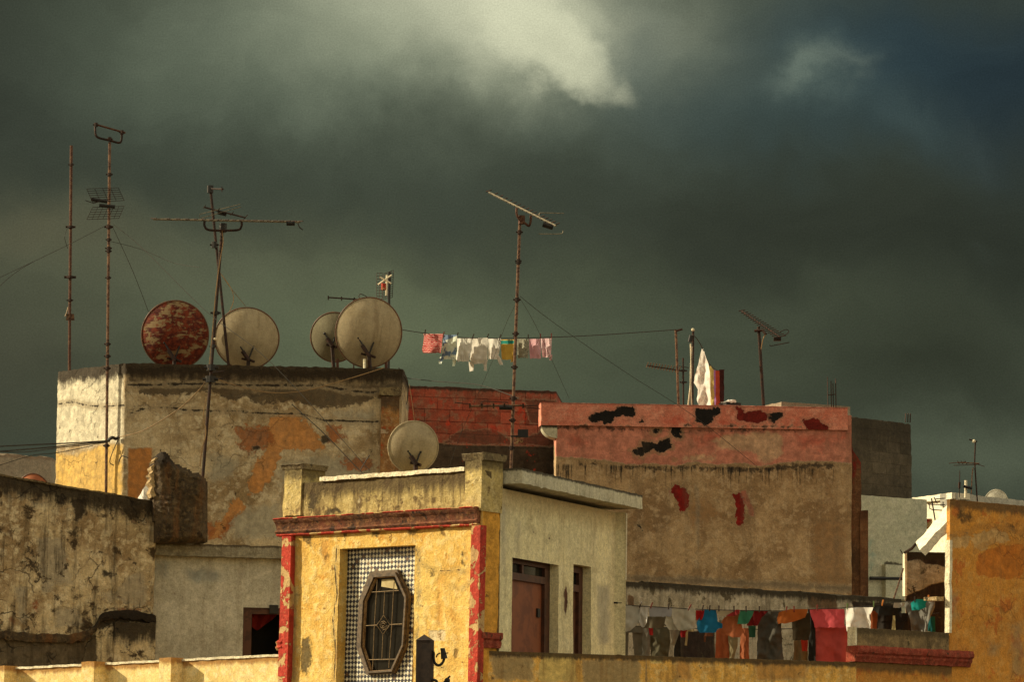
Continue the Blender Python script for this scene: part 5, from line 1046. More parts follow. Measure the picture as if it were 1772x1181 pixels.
# ------------------------------------------------------------------ satellite dishes
def dish(label, cx_, cy_, rx, ry, Y, mat, br, base_y, seed, rimmat=None, yaw=0, tilt=14, group='satellite dishes on the roofs', polex=None, back=True):
    c = W(cx_, cy_, Y); px = F / Y; ry_ = ry / px / math.cos(R(tilt)); rx_ = rx / px / math.cos(R(yaw)); ax = Vector((math.sin(R(yaw)), -math.cos(R(yaw)) * math.cos(R(tilt)), -math.sin(R(tilt))))
    bx, by = br; pxx = polex if polex is not None else bx
    t = thing('satellite_dish', label, 'satellite dish', W(pxx, base_y, Y - .02), group)
    D = .19 * (rx_ + ry_); n = 12
    prof = [(max(.0005, ry_ * k / n), D * (1 - (k / n) ** 2)) for k in range(n + 1)] + [(ry_ * 1.0, -.012)] + [(max(.0005, ry_ * .985 * (n - k) / n), D * (1 - ((n - k) / n) ** 2) - .014) for k in range(n + 1)]
    obj('reflector', MB().lathe(c, ax, prof, 56, rx_ / ry_), mat, t)
    a = (Vector((0, 0, 1)) - ax * ax.z).normalized(); b = ax.cross(a); m = MB()
    ring = [c + a * ry_ * math.cos(k / 56 * 6.28319) + b * rx_ * math.sin(k / 56 * 6.28319) for k in range(57)]
    m.tube(ring, .011, 6, caps=False); obj('rim', m, rimmat or M['dish_rim'], t)
    def on(x, y, d=.0):                 # point just proud of the dish back
        r = ray(x, y); k = (c + ax * d).dot(ax) / r.dot(ax); return r * k
    s = ry / 57.0; q = lambda dx, dy, d: on(bx + dx * s, by + dy * s, d)
    m = MB()
    h = D + .05
    P = [q(-15, -14, D * .8), q(12, -12, D * .8), q(2, 14, h)]
    for i in range(3): m.tube([P[i], P[(i + 1) % 3]], .012, 6)
    for p in P: m.ball(p, .022)
    obj('mount_frame', m, M['black'], t)
    m = MB(); m.tube([q(-9, -2, h), q(3, 16, h + .05)], .035, 6); m.tube([q(3, 14, h), q(13, 18, h + .05)], .022, 6); m.tube([q(-11, 12, h), q(-2, 14, h)], .018, 6); obj('swivel', m, M['steel_dark'], t)
    m = MB(); p0 = q(2, 12, h + .02); p1 = W(pxx, base_y, p0.y); m.tube([p0, p1], .03, 9); obj('pole', m, M['steel_dark'], t)
    return t
dish('rust eaten red brown dish with pale bare patches, left of the leaning masts', 303, 580, 58, 58.5, 55.0, M['dish_rust'], (300, 608), 672, 1, M['dish_rim'], yaw=4)
dish('clean beige dish right of the rusty one, behind the leaning mast', 427, 586, 56, 52.5, 55.1, M['dish'], (428, 610), 672, 2, yaw=3)
dish('dim grey dish half hidden behind the largest dish', 579, 584, 42, 42.5, 55.7, M['dish_dim'], (573, 588), 672, 3, yaw=-6, polex=580)
d4 = dish('largest beige dish with rust at its left rim, at the right end of the roof', 638, 576, 57.5, 60, 54.9, M['dish'], (636, 600), 672, 4, yaw=5, polex=643)
dish('beige dish standing low behind the tower coping, in front of the rusty pier', 715, 774, 43, 44, 47.3, M['dish'], (718, 792), 860, 5, rimmat=M['dish'], yaw=7)
dish('orange rusted dish of which only the top shows above the stained wall', 58, 862, 32, 41, 53.6, M['dish_orange'], (60, 885), 930, 6, yaw=-8)
dish('pale dish whose top alone shows above the far flat roof', 1724, 874, 21, 25.5, 66.0, M['greyfascia'], (1724, 885), 905, 7, rimmat=M['greyfascia'], yaw=-6)
# rust-edged small feet by the dishes
for x, y, l in ((441 + 143, 622, 'thin rusty stub pipe under the dim grey dish'), (668, 628, 'thin rusty stub pipe beside the largest dish'), (631, 622, 'short white stub pipe beneath the largest dish')):
    tag(obj('pipe_stub', MB().tube(Wp([(x, 668), (x, y)], 54.7), .022, 8), M['coping'] if 'white' in l else M['steel_rust']), l, 'pipe')
# ------------------------------------------------------------------ wires and cables
def wire(label, pts, r=.0044, mat='wire', name='cable', cat='cable', group=None):
    return tag(obj(name, MB().tube(curve(Wp0(pts), 7), r, 5), M[mat]), label, cat, group)
G_ = 'guy wires of the masts'
wire('guy wire falling left from the tall mast past the bare mast', [(188, 388, 54.1), (120, 423, 53.2), (60, 452, 52.5), (-20, 490, 51.5)], name='guy_wire', cat='wire', group=G_)
wire('second guy wire splitting off towards the left edge below the first', [(60, 452, 52.5), (30, 470, 52.2), (0, 495, 51.8), (-20, 520, 51.5)], name='guy_wire', cat='wire', group=G_)
wire('long guy wire slanting from the tall mast down across the beige dish', [(197, 389, 54.1), (250, 433, 53.6), (358, 540, 52.5), (470, 629, 51.6), (640, 815, 50.4)], name='guy_wire', cat='wire', group=G_)
wire('steep guy wire from the tall mast to the rusty dish', [(196, 395, 54.2), (230, 470, 54.5), (257, 540, 54.9)], name='guy_wire', cat='wire', group=G_)
wire('thin slack wire between the tall mast and the crossing masts', [(192, 418, 54.1), (245, 432, 54), (300, 455, 53.6), (345, 463, 53)], .0035, name='guy_wire', cat='wire', group=G_)
wire('short wire running beside the bare rusty mast', [(118, 392, 55.5), (112, 410, 55.3), (117, 430, 55.5)], .004, name='guy_wire', cat='wire', group=G_)
wire('thin reddish wire from the crossing masts down to the beige dish', [(381, 472, 53.5), (398, 497, 54), (425, 530, 54.9)], .004, 'cable_lite', name='guy_wire', cat='wire', group=G_)
wire('loose pink cable end curling above the beige dish', [(383, 475, 53.5), (400, 500, 53.5), (404, 520, 53.5), (397, 540, 53.5)], .006, 'cable_lite')
wire('guy wire falling right from the central mast over the pink parapet', [(900, 513, 46.3), (960, 560, 48.5), (1080, 643, 52), (1200, 720, 54.5), (1310, 808, 56.2)], .0036, name='guy_wire', cat='wire', group=G_)
wire('thin guy wire falling left from the central mast behind the washing', [(897, 518, 46.4), (876, 560, 48.5), (850, 630, 52), (800, 745, 56), (775, 815, 57)], .0026, name='guy_wire', cat='wire', group=G_)
wire('second thin guy wire falling right behind the pink clothes', [(902, 520, 46.4), (930, 570, 49), (985, 690, 54)], .0026, name='guy_wire', cat='wire', group=G_)
G2 = 'overhead cables at the left'
wire('upper dark cable from the left edge to the tall mast', [(-20, 774, 50.5), (60, 770, 52), (130, 767, 53), (190, 763, 54)], .010, group=G2)
wire('middle dark cable from the left edge to the tall mast', [(-20, 783, 50.5), (60, 777, 52), (130, 770, 53), (190, 764.5, 53.95)], .010, group=G2)
wire('lower dark cable sagging before the sunlit yellow wall', [(-20, 781, 50.5), (40, 783, 51.5), (98, 776, 52.5), (155, 770, 53.5), (186, 766, 53.9)], .007, group=G2)
wire('lowest thin cable crossing the far grey wall', [(-20, 812, 51), (30, 796, 52), (60, 788, 52.5), (100, 784, 53), (160, 772, 53.6)], .006, group=G2)
wire('knot of dark cable bundled between the tall mast and its shadow', [(187, 763, 54.0), (194, 758, 54.0), (200, 760, 54.05), (206, 757, 54.0)], .026)
wire('bent dark cable drooping on the yellow wall corner', [(206, 800, 54.0), (207, 795, 54.0), (212, 790, 53.95), (222, 793, 53.9)], .008)
wire('slack dark wire hanging on the yellow wall beside the tall mast', [(206, 759, 54.0), (196, 780, 54.05), (190, 800, 54.1), (197, 806, 54.1)], .007)
wire('yellowed cable sagging from the cable knot up to the long mast', [(206, 757, 53.9), (250, 745, 53.4), (310, 708, 53), (345, 675, 52.7), (358, 656, 52.6)], .0075, 'cable_lite')
wire('yellowed cable sagging along the wall from the long mast to the roof edge', [(363, 652, 52.6), (410, 668, 53.2), (470, 680, 53.6), (530, 676, 53.8), (600, 657, 54), (664, 637, 54.2)], .007, 'cable_lite')
wire('thin dark line slanting down the wall behind the tower post', [(505, 700, 53.6), (560, 750, 53.3), (620, 812, 53), (640, 830, 52.8)], .007)
wire('dark wire bowed between roof edge and red block wall', [(704, 655, 55.5), (760, 661, 54), (830, 667, 50), (898, 690, 46.4)], .006)
wire('pale wire hanging down the red wall beside the dish', [(708, 665, 57), (712, 690, 57), (718, 735, 57)], .006, 'cable_lite')
wire('dark cable draped over the roof corner by the red wall', [(690, 637, 54.5), (698, 650, 54.5), (706, 668, 54.6), (704, 700, 54.7)], .008)
wire('thin wire bent over the grey wall above the tower coping', [(623, 815, 53.2), (632, 800, 53.2), (640, 788, 53.2)], .007)
# ------------------------------------------------------------------ washing
def washing(name, label, cat, strips, Y, mat, group, fold=.03, freq=None, seed=0, yaw=.0, drape=0.0, step=1.3):
    """hanging cloth: each strip is a list of rows (y, x_left, x_right); folds deepen downwards; thin double layer"""
    wid = max(r[2] - r[1] for s_ in strips for r in s_)
    if freq is None: freq = 20.0 if wid < 30 else 9.0
    m = MB(); U = []; V = []; y_top = min(r[0] for s_ in strips for r in s_); x_mid = sum(r[1] + r[2] for s_ in strips for r in s_) / sum(2 for s_ in strips for r in s_); sc = Y / F
    for si, rows in enumerate(strips):
        wmax = max(r[2] - r[1] for r in rows); nx = max(4, int(wmax / step)); ys = []
        for (a, b) in zip(rows, rows[1:]):
            k = max(1, int((b[0] - a[0]) / step))
            ys += [tuple(a[q] + (b[q] - a[q]) * j / k for q in range(3)) for j in range(k)]
        ys.append(rows[-1]); front = []; o = len(m.v); ph = seed * 3.7 + si * 1.3
        for lay in (0, 1):
            for (y, xl, xr) in ys:
                for i in range(nx + 1):
                    a = i / nx; dv = (y - y_top) * sc
                    wob = mn.noise(Vector((y * .09, si + seed, 0))) * 1.0 * min(1, dv * 4) * (1 if i in (0, nx) else .6)
                    x = xl + (xr - xl) * a + wob
                    q = x * sc
                    f = math.sin(q * freq * 2.2 + ph + 1.2 * mn.noise(Vector((q * 3, dv * 2, ph)))) * .55 + mn.noise(Vector((q * freq + dv * 2, dv * 2.6, ph))) * .9 + mn.noise(Vector((q * freq * .8 - dv * 7, dv * 5, ph + 5))) * .55 + mn.noise(Vector((q * freq * 2, dv * 14, ph))) * .3
                    dy = fold * f * (.45 + min(1, dv * 3.0)) + si * .012 + yaw * (x - x_mid) * sc + lay * .006 - drape * dv
                    yy = y + (mn.noise(Vector((x * .2, seed, 4))) * 1.3 if y > y_top + 4 else 0)
                    m.v.append(W(x, yy, Y + dy)); U.append((x - x_mid) * sc); V.append(dv)
        n1 = len(ys) * (nx + 1); c = nx + 1
        for j in range(len(ys) - 1):
            for i in range(nx):
                q = o + j * c + i; m.f += [(q, q + 1, q + c + 1, q + c), (n1 + q + c, n1 + q + c + 1, n1 + q + 1, n1 + q)]
        per = [o + i for i in range(c)] + [o + j * c + nx for j in range(1, len(ys))] + [o + (len(ys) - 1) * c + i for i in range(nx - 1, -1, -1)] + [o + j * c for j in range(len(ys) - 2, 0, -1)]
        for a, b in zip(per, per[1:] + per[:1]): m.f.append((b, a, a + n1, b + n1))
    return tag(obj(name, m, mat, None, smooth=60, attrs={'u': np.array(U), 'v': np.array(V)}, fixn=False), label, cat, group)
def peg(label, x, y, Y, mat, group, tilt=0.0):
    m = MB(); p = W(x, y, Y - .02); h = 5.5 * Y / F
    for s_ in (-1, 1):
        a = p + Vector((tilt * h - s_ * .001, s_ * .012, h)); b = p + Vector((-tilt * h * .6, s_ * .004, -h * .9)); m.tube([a, p + Vector((0, s_ * .007, 0)), b], .0095, 5)
    return tag(obj('clothes_peg', m, mat), label, 'clothes peg', group)
PEGM = [simple('dark_peg', (.03, .018, .012), (.05, .028, .016), 20, .6), simple('red_peg', (.16, .03, .02), (.1, .025, .018), 20, .6), simple('green_peg', (.10, .16, .05), (.07, .12, .04), 20, .6), simple('orange_peg', (.55, .2, .04), (.4, .14, .03), 20, .6)]
WH = cloth('white_cotton', (.86, .83, .76)); WH2 = cloth('off_white_cotton', (.78, .74, .66)); GR = cloth('grey_cotton', (.42, .39, .32)); PK = cloth('pink_cotton', (.76, .46, .50))
UY = 56.6; GU = 'clothes on the upper washing line'; GP = 'pegs on the upper washing line'
wire('upper washing line stretched across the sky over the red wall', [(664, 566, 55.6), (734, 577, UY), (790, 584, UY), (860, 586, UY), (955, 584, UY), (1040, 580, 57.3), (1170, 571, 58.4)], .0065, name='washing_line', cat='washing line')
washing('towel', 'red and white striped cloth, leftmost on the upper washing line', 'cloth', [[(578, 733, 766), (583, 734, 766), (590, 733, 765), (604, 731, 764), (611, 732, 763)]], UY, cloth('red_stripe', (.55, .05, .05), (.72, .40, .34), 'stripe'), GU, .035, seed=1, yaw=-.8)
washing('shirt', 'blue shirt with a pale front, second on the upper washing line', 'shirt', [[(580, 768, 791), (600, 766, 790), (622, 764, 788)], [(618, 762, 769), (624, 759, 766), (630, 760, 764)], [(616, 782, 789), (626, 783, 789), (634, 783, 787)]], UY, cloth('blue_print', (.20, .29, .42), (.74, .78, .66), 'block'), GU, .03, seed=2, yaw=-.8)
washing('shirt', 'creased white shirt between the blue shirt and the long white pants', 'shirt', [[(586, 791, 817), (606, 791, 816), (622, 789, 812), (626, 792, 811)]], UY, WH, GU, .04, seed=3, yaw=-.8)
washing('trousers', 'white baby pants with two dangling feet on the upper line', 'pants', [[(585, 817, 844), (605, 815, 844), (622, 813, 843), (630, 818, 840)], [(626, 811, 820), (636, 812, 820), (643, 813, 819)], [(622, 836, 844), (634, 837, 842), (642, 837, 842)]], UY, WH2, GU, .038, seed=4, yaw=-.8)
washing('shirt', 'white shirt trailing one sleeve beside the yellow cloth', 'shirt', [[(586, 845, 867), (600, 845, 866), (614, 845, 863), (622, 845, 860)], [(616, 857, 864), (624, 861, 868), (632, 865, 871)]], UY, WH, GU, .04, seed=5, yaw=-.8)
washing('towel', 'yellow cloth with a green top band behind the mast', 'cloth', [[(588, 867, 890), (604, 867, 889), (623, 869, 886)]], UY, cloth('yellow_band', (.62, .40, .075), (.02, .24, .19), 'band', .2), GU, .015, seed=6, yaw=-.8)
washing('cloth_strip', 'green and yellow strip hanging just behind the mast', 'cloth', [[(590, 890, 894), (612, 887, 893), (627, 884, 892)]], UY + .05, cloth('green_strip', (.58, .38, .08), (.02, .22, .17), 'top', .2), GU, .02, seed=7, yaw=-.8)
washing('shirt', 'grey patterned shirt right of the mast on the upper line', 'shirt', [[(587, 895, 915), (604, 895, 915), (620, 896, 914)]], UY, cloth('grey_print', (.46, .44, .34), (.20, .18, .13), 'print'), GU, .03, seed=8, yaw=-.8)
washing('shirt', 'pink garment next to the grey patterned shirt', 'shirt', [[(587, 916, 935), (606, 916, 936), (621, 917, 936)]], UY, PK, GU, .04, seed=9, yaw=-.8)
washing('shirt', 'pale pink printed garment, rightmost on the upper washing line', 'shirt', [[(586, 936, 955), (604, 937, 954), (619, 939, 953)], [(614, 949, 955), (624, 951, 955)]], UY, cloth('pink_print', (.78, .52, .56), (.84, .74, .70), 'print'), GU, .04, seed=10, yaw=-.8)
for x, y, l, k, tl in ((735.5, 576, 'left corner of the red striped cloth', 0, .1), (767, 580, 'meeting of red striped cloth and blue shirt', 1, .3), (791, 581, 'right shoulder of the blue shirt', 0, .35), (818, 583.5, 'gap between white shirt and baby pants', 0, .4), (843.5, 583.5, 'right end of the white baby pants', 0, .35), (865, 584.5, 'white shirt beside the yellow cloth', 0, .3), (889, 585, 'yellow cloth at the mast', 0, .1), (914, 584.5, 'right end of the grey patterned shirt', 0, 0), (935, 583.5, 'meeting of the two pink garments', 1, .05), (954, 582.5, 'last pink garment at the right end', 1, .05)):
    peg('small peg holding the ' + l, x, y, UY, PEGM[k], GP, tl)
# white sheet and towels on the pink roof
GS = 'sheets on the pink roof'
wire('line carrying the white sheet down from the dark post', [(1199, 580, 58.5), (1207, 588, 58.6), (1215, 602, 58.8), (1226, 628, 59.4), (1240, 641, 60.0), (1254, 640, 60.3)], .007, name='washing_line', cat='washing line')
washing('bed_sheet', 'white sheet hanging from a point above the pink parapet', 'sheet', [[(604, 1214.5, 1217), (612, 1212.5, 1219.5), (622, 1210, 1223), (636, 1207, 1227), (650, 1203, 1229), (663, 1200.5, 1229), (668, 1204, 1229), (675, 1208, 1229), (690, 1206, 1230), (704, 1209, 1230), (722, 1211, 1230)]], 58.9, WH, GS, .05, 12, 21, yaw=-.9)
washing('towel', 'yellow ochre towel between the white sheet and the purple strip', 'towel', [[(634, 1225.5, 1230), (641, 1227, 1235), (722, 1229, 1236.5)]], 59.3, cloth('ochre_towel', (.62, .50, .17)), GS, .03, 10, 22)
washing('towel', 'narrow violet strip of cloth between ochre and red towels', 'towel', [[(641, 1234.5, 1238), (722, 1236, 1239)]], 59.4, cloth('violet_towel', (.55, .28, .62)), GS, .015, 10, 23)
washing('towel', 'brick red towel beside the dark towel on the pink roof', 'towel', [[(642, 1237.5, 1245), (722, 1238.5, 1246)]], 59.5, cloth('brick_towel', (.52, .10, .05)), GS, .03, 10, 24)
washing('towel', 'dark brown towel at the right end of the sheets', 'towel', [[(640, 1244.5, 1253), (722, 1244.5, 1253)]], 59.6, cloth('brown_towel', (.07, .022, .018)), GS, .03, 10, 25)
t = thing('covered_box', 'dark rooftop box under a crumpled white cover, right of the dark towel', 'box', W(1267, 716, 58.6))
Fx = Face(W(1256, 700, 58.6), W(1282, 700, 58.7)); m = MB(); m.rbox(Fx, 0.02, Fx.L, Fx.A.z - .25, Fx.A.z + .04, -.3, .0, .03, .01, 2); obj('box_body', m, M['black'], t)
m = MB(); m.rbox(Fx, .03, Fx.L * .62, Fx.A.z + .03, Fx.A.z + .075, -.28, .03, .02, .03, 5); obj('cover', m, WH, t)
# lower washing line
LY = 50.6; GL = 'clothes on the lower washing line'; GLB = 'clothes on the second lower line'; GQ = 'pegs on the lower washing line'
def ly(x):
    K = [(1060, 1044), (1080, 1048), (1130, 1051), (1200, 1055), (1265, 1057), (1360, 1058), (1410, 1055), (1460, 1053), (1500, 1050), (1545, 1044), (1585, 1040), (1640, 1035)]
    for (a, b), (c, d) in zip(K, K[1:]):
        if a <= x <= c: return b + (d - b) * (x - a) / (c - a)
    return 1045
wire('lower washing line running from the cream house to the orange house', [(x, ly(x) , LY) for x in (1062, 1080, 1130, 1200, 1265, 1360, 1410, 1460, 1500, 1545, 1585, 1625)], .006, name='washing_line', cat='washing line')
wire('second washing line behind the lower one, carrying the trousers', [(1062, 1082, LY + .7), (1150, 1087, LY + .7), (1260, 1090, LY + .7), (1400, 1088, LY + .7), (1500, 1078, LY + .7), (1625, 1062, LY + .7)], .006, name='washing_line', cat='washing line')
def C(name, *c): return cloth(name, *c, trans=.2)
wl = lambda *a, **k: washing(a[0], a[1], a[2], a[3], LY + k.pop('dy', 0), a[4], k.pop('g', GL), k.pop('fold', .022), seed=k.pop('seed'), **k)
wl('towel', 'grey cloth hanging slantwise, leftmost on the lower line', 'cloth', [[(1049, 1075, 1111), (1060, 1074, 1110), (1080, 1073, 1106), (1094, 1073, 1088)]], C('lw1', (.46, .445, .385)), seed=31)
wl('cloth_strip', 'small bunched white cloth beside the grey slanted cloth', 'cloth', [[(1049, 1109, 1122), (1065, 1106, 1121), (1078, 1106, 1119), (1086, 1110, 1115)]], C('lw2', (.62, .60, .56)), seed=32, fold=.05)
wl('towel', 'folded blue grey towel with a straight lower hem', 'towel', [[(1052, 1123, 1163), (1060, 1123, 1163), (1068, 1124, 1161)]], C('lw3', (.36, .36, .38)), seed=33, fold=.012)
wl('shirt', 'brownish grey top under the blue grey towel', 'shirt', [[(1068, 1121, 1155), (1078, 1116, 1152), (1088, 1109, 1148)]], C('lw4', (.17, .14, .09)), dy=.15, seed=34)
wl('shirt', 'pale grey shirt with one hanging sleeve, before the red rag', 'shirt', [[(1053, 1164, 1203), (1066, 1163, 1203), (1080, 1166, 1203), (1089, 1172, 1203), (1092, 1174, 1188)], [(1066, 1153, 1162), (1080, 1150, 1166), (1091, 1158, 1174)]], C('lw5', (.50, .47, .38)), seed=35, fold=.045)
wl('cloth_strip', 'dark red rag pinned left of the blue top', 'cloth', [[(1057, 1204, 1219), (1068, 1204, 1217), (1074, 1205, 1214)]], C('lw6', (.34, .012, .010)), seed=36)
wl('shirt', 'bright blue top with short spread sleeves', 'shirt', [[(1056, 1219, 1239), (1068, 1212, 1241), (1077, 1206, 1242), (1080, 1205, 1250), (1088, 1206, 1250), (1089, 1206, 1242), (1096, 1211, 1239)]], C('lw7', (.012, .16, .32)), seed=37, fold=.02)
wl('towel', 'cream scarf sagging in a curve right of the blue top', 'scarf', [[(1058, 1239, 1277), (1063, 1241, 1275), (1067, 1247, 1266)]], C('lw8', (.44, .38, .25)), seed=38, fold=.02)
wl('cloth_strip', 'thin crimson strip over the terracotta cloth', 'cloth', [[(1056, 1274, 1280), (1062, 1264, 1280), (1067, 1256, 1272)]], C('lw9', (.30, .03, .03)), seed=39, dy=-.04)
wl('towel', 'terracotta cloth hanging askew below the cream scarf', 'cloth', [[(1062, 1262, 1280), (1074, 1250, 1281), (1086, 1244, 1284), (1096, 1246, 1286), (1104, 1268, 1280)]], C('lw10', (.42, .13, .05)), dy=.06, seed=40)
wl('towel', 'long terracotta towel hanging to the parapet, left of the beige sock', 'towel', [[(1091, 1239, 1262), (1110, 1239, 1262), (1150, 1237, 1262)]], C('lw11', (.46, .14, .055)), dy=.7, g=GLB, seed=41, fold=.02)
wl('stocking', 'beige baggy stocking between the two terracotta towels', 'stocking', [[(1093, 1261, 1270), (1106, 1260, 1277), (1120, 1261, 1276), (1132, 1262, 1272), (1150, 1262, 1269)]], C('lw12', (.30, .24, .13)), dy=.66, g=GLB, seed=42)
wl('towel', 'narrow terracotta towel right of the beige stocking', 'towel', [[(1088, 1281, 1296), (1110, 1281, 1296), (1150, 1279, 1296)]], C('lw13', (.44, .135, .055)), dy=.7, g=GLB, seed=43, fold=.03)
wl('towel', 'sea green cloth pinned at one corner, left of the dark red cloth', 'cloth', [[(1058, 1281, 1305), (1068, 1278, 1301), (1081, 1276, 1294)]], C('lw14', (.05, .22, .13)), seed=44)
wl('cloth_strip', 'short green end of cloth below the dark red cloth', 'cloth', [[(1084, 1295, 1308), (1104, 1296, 1307)]], C('lw15', (.045, .15, .085)), dy=.4, seed=45)
wl('towel', 'dark red cloth between sea green and charcoal cloths', 'cloth', [[(1058, 1305, 1330), (1070, 1298, 1318), (1084, 1292, 1311)]], C('lw16', (.17, .010, .010)), dy=.03, seed=46)
wl('blanket', 'large charcoal blanket on the lower line', 'blanket', [[(1059, 1313, 1352), (1090, 1311, 1352), (1150, 1309, 1356)]], C('lw17', (.085, .078, .062)), dy=.2, seed=47, fold=.05)
wl('shirt', 'rust orange garment with a pale collar draped over the line', 'shirt', [[(1055, 1368, 1398), (1060, 1348, 1397), (1070, 1345, 1393), (1076, 1345, 1376), (1080, 1346, 1360)]], C('lw18', (.40, .11, .02)), seed=48, dy=-.05)
wl('trousers', 'dark brown trousers under the rust orange garment', 'trousers', [[(1062, 1392, 1401), (1072, 1370, 1402), (1090, 1371, 1403), (1109, 1372, 1399)]], C('lw19', (.045, .032, .014)), dy=.05, seed=49)
wl('trousers', 'black trouser leg hanging left of the pink robe', 'trousers', [[(1056, 1398, 1402), (1070, 1400, 1407), (1090, 1399, 1411), (1150, 1399, 1412)]], C('lw20', (.018, .017, .014)), dy=.1, seed=50)
wl('cloth_strip', 'scarlet scrap of cloth with a beige end, low behind the brown trousers', 'cloth', [[(1104, 1385, 1398), (1118, 1387, 1398), (1128, 1388, 1397)]], C('lw21', (.50, .05, .025)), dy=.6, g=GLB, seed=51)
wl('towel', 'beige cloth hanging low under the scarlet scrap', 'cloth', [[(1109, 1374, 1386), (1128, 1374, 1398), (1150, 1373, 1398)]], C('lw22', (.22, .18, .09)), dy=.68, g=GLB, seed=52)
wl('bath_robe', 'pink robe with a folded top, brightest on the lower line', 'robe', [[(1055, 1401, 1461), (1066, 1403, 1462), (1078, 1408, 1461), (1087, 1410, 1462)]], C('lw23', (.66, .10, .115)), seed=53, fold=.022, yaw=-.2)
wl('towel', 'long rose pink towel under the pink robe', 'towel', [[(1084, 1410, 1465), (1100, 1411, 1467), (1150, 1411, 1471)]], C('lw24', (.48, .085, .075)), dy=.12, seed=54, fold=.02)
wl('shirt', 'white creased shirt in the sun right of the pink robe', 'shirt', [[(1052, 1464, 1511), (1056, 1464, 1510), (1066, 1463, 1505), (1080, 1464, 1507), (1094, 1465, 1506)]], WH, seed=55, fold=.06, yaw=-.5)
wl('cloth_strip', 'crimson cloth below the white shirt beside the balcony end', 'cloth', [[(1088, 1465, 1480), (1130, 1467, 1480)]], C('lw25', (.30, .015, .02)), dy=.3, seed=56)
wl('cloth_strip', 'orange brown rag right of the white shirt', 'cloth', [[(1058, 1507, 1519), (1080, 1506, 1518), (1094, 1507, 1517)]], C('lw26', (.26, .07, .02)), dy=.15, seed=57)
wl('shirt', 'black top sagging on the line before the porch', 'shirt', [[(1049, 1512, 1560), (1058, 1514, 1560), (1066, 1522, 1550)]], C('lw27', (.022, .021, .018)), seed=58, fold=.05)
wl('trousers', 'black trousers hanging behind the sagging black top', 'trousers', [[(1062, 1518, 1571), (1076, 1519, 1571)], [(1076, 1519, 1543), (1108, 1520, 1541)], [(1076, 1549, 1571), (1108, 1550, 1570)]], C('lw28', (.028, .022, .017)), dy=.2, seed=59, fold=.04)
wl('cloth_strip', 'pale yellow ribbon of cloth between the black trouser legs', 'cloth', [[(1066, 1545, 1549), (1094, 1543, 1550), (1108, 1544, 1550)]], C('lw29', (.48, .42, .2)), dy=.12, seed=60)
wl('towel', 'grey folded cloth with a lit upper edge over the black clothes', 'cloth', [[(1044, 1547, 1566), (1050, 1546, 1564), (1053, 1546, 1556)]], C('lw30', (.42, .40, .34)), dy=-.05, seed=61)
wl('towel', 'bright teal cloth on the line close to the orange house', 'cloth', [[(1038, 1586, 1612), (1044, 1576, 1610), (1052, 1577, 1602), (1057, 1578, 1590)]], C('lw31', (.01, .30, .28)), dy=-.06, seed=62, fold=.05)
wl('shirt', 'grey silky shirt with strong creases below the teal cloth', 'shirt', [[(1042, 1566, 1618), (1052, 1566, 1618), (1064, 1572, 1612), (1080, 1576, 1606), (1108, 1577, 1604)]], C('lw32', (.20, .19, .165)), seed=63, fold=.07, yaw=-.4)
wl('cloth_strip', 'dark teal cloth hanging low by the orange house wall', 'cloth', [[(1068, 1606, 1618), (1108, 1600, 1619)]], C('lw33', (.01, .13, .14)), dy=.2, seed=64)
wl('trousers', 'grey trousers at the left end of the second line', 'trousers', [[(1084, 1073, 1112), (1096, 1072, 1112)], [(1096, 1072, 1088), (1150, 1073, 1086)], [(1096, 1094, 1112), (1150, 1099, 1111)]], C('lw34', (.17, .155, .115)), dy=.7, g=GLB, seed=65)
wl('trousers', 'pale grey trousers hanging from the second line beside a red tag', 'trousers', [[(1087, 1112, 1126), (1150, 1111, 1124)]], C('lw35', (.24, .22, .175)), dy=.72, g=GLB, seed=66)
wl('skirt', 'wide brown grey skirt on the second line', 'skirt', [[(1087, 1125, 1158), (1110, 1124, 1160), (1128, 1126, 1158), (1150, 1126, 1154)]], C('lw36', (.13, .115, .07)), dy=.74, g=GLB, seed=67, fold=.045)
wl('cloth_strip', 'tiny red tag of cloth on the second line', 'cloth', [[(1087, 1122, 1130), (1100, 1124, 1130)]], C('lw37', (.38, .02, .015)), dy=.62, g=GLB, seed=68)
wl('stocking', 'pale stocking hanging below the pale grey shirt', 'stocking', [[(1088, 1159, 1176), (1098, 1161, 1175), (1118, 1162, 1168)]], C('lw38', (.30, .26, .19)), dy=.6, g=GLB, seed=69)
wl('stocking', 'black stocking hanging beside the pale one', 'stocking', [[(1100, 1168, 1177), (1134, 1166, 1178), (1150, 1167, 1177)]], C('lw39', (.035, .03, .022)), dy=.7, g=GLB, seed=70)
wl('cloth_strip', 'small deep red bag of cloth under the pale grey shirt', 'cloth', [[(1088, 1178, 1189), (1098, 1177, 1190), (1104, 1179, 1187)]], C('lw40', (.26, .010, .010)), dy=.55, g=GLB, seed=71)
wl('cloth_strip', 'cream straps dangling beside the small deep red bag', 'straps', [[(1089, 1190, 1201), (1094, 1188, 1201)], [(1094, 1187, 1191), (1118, 1185, 1189)]], C('lw41', (.42, .34, .18)), dy=.5, g=GLB, seed=72)
wl('cloth_strip', 'brown and red straps dangling under the blue top', 'straps', [[(1096, 1220, 1234), (1102, 1219, 1234)], [(1102, 1218, 1222), (1112, 1218, 1221)]], C('lw42', (.20, .08, .04)), dy=.55, g=GLB, seed=73)
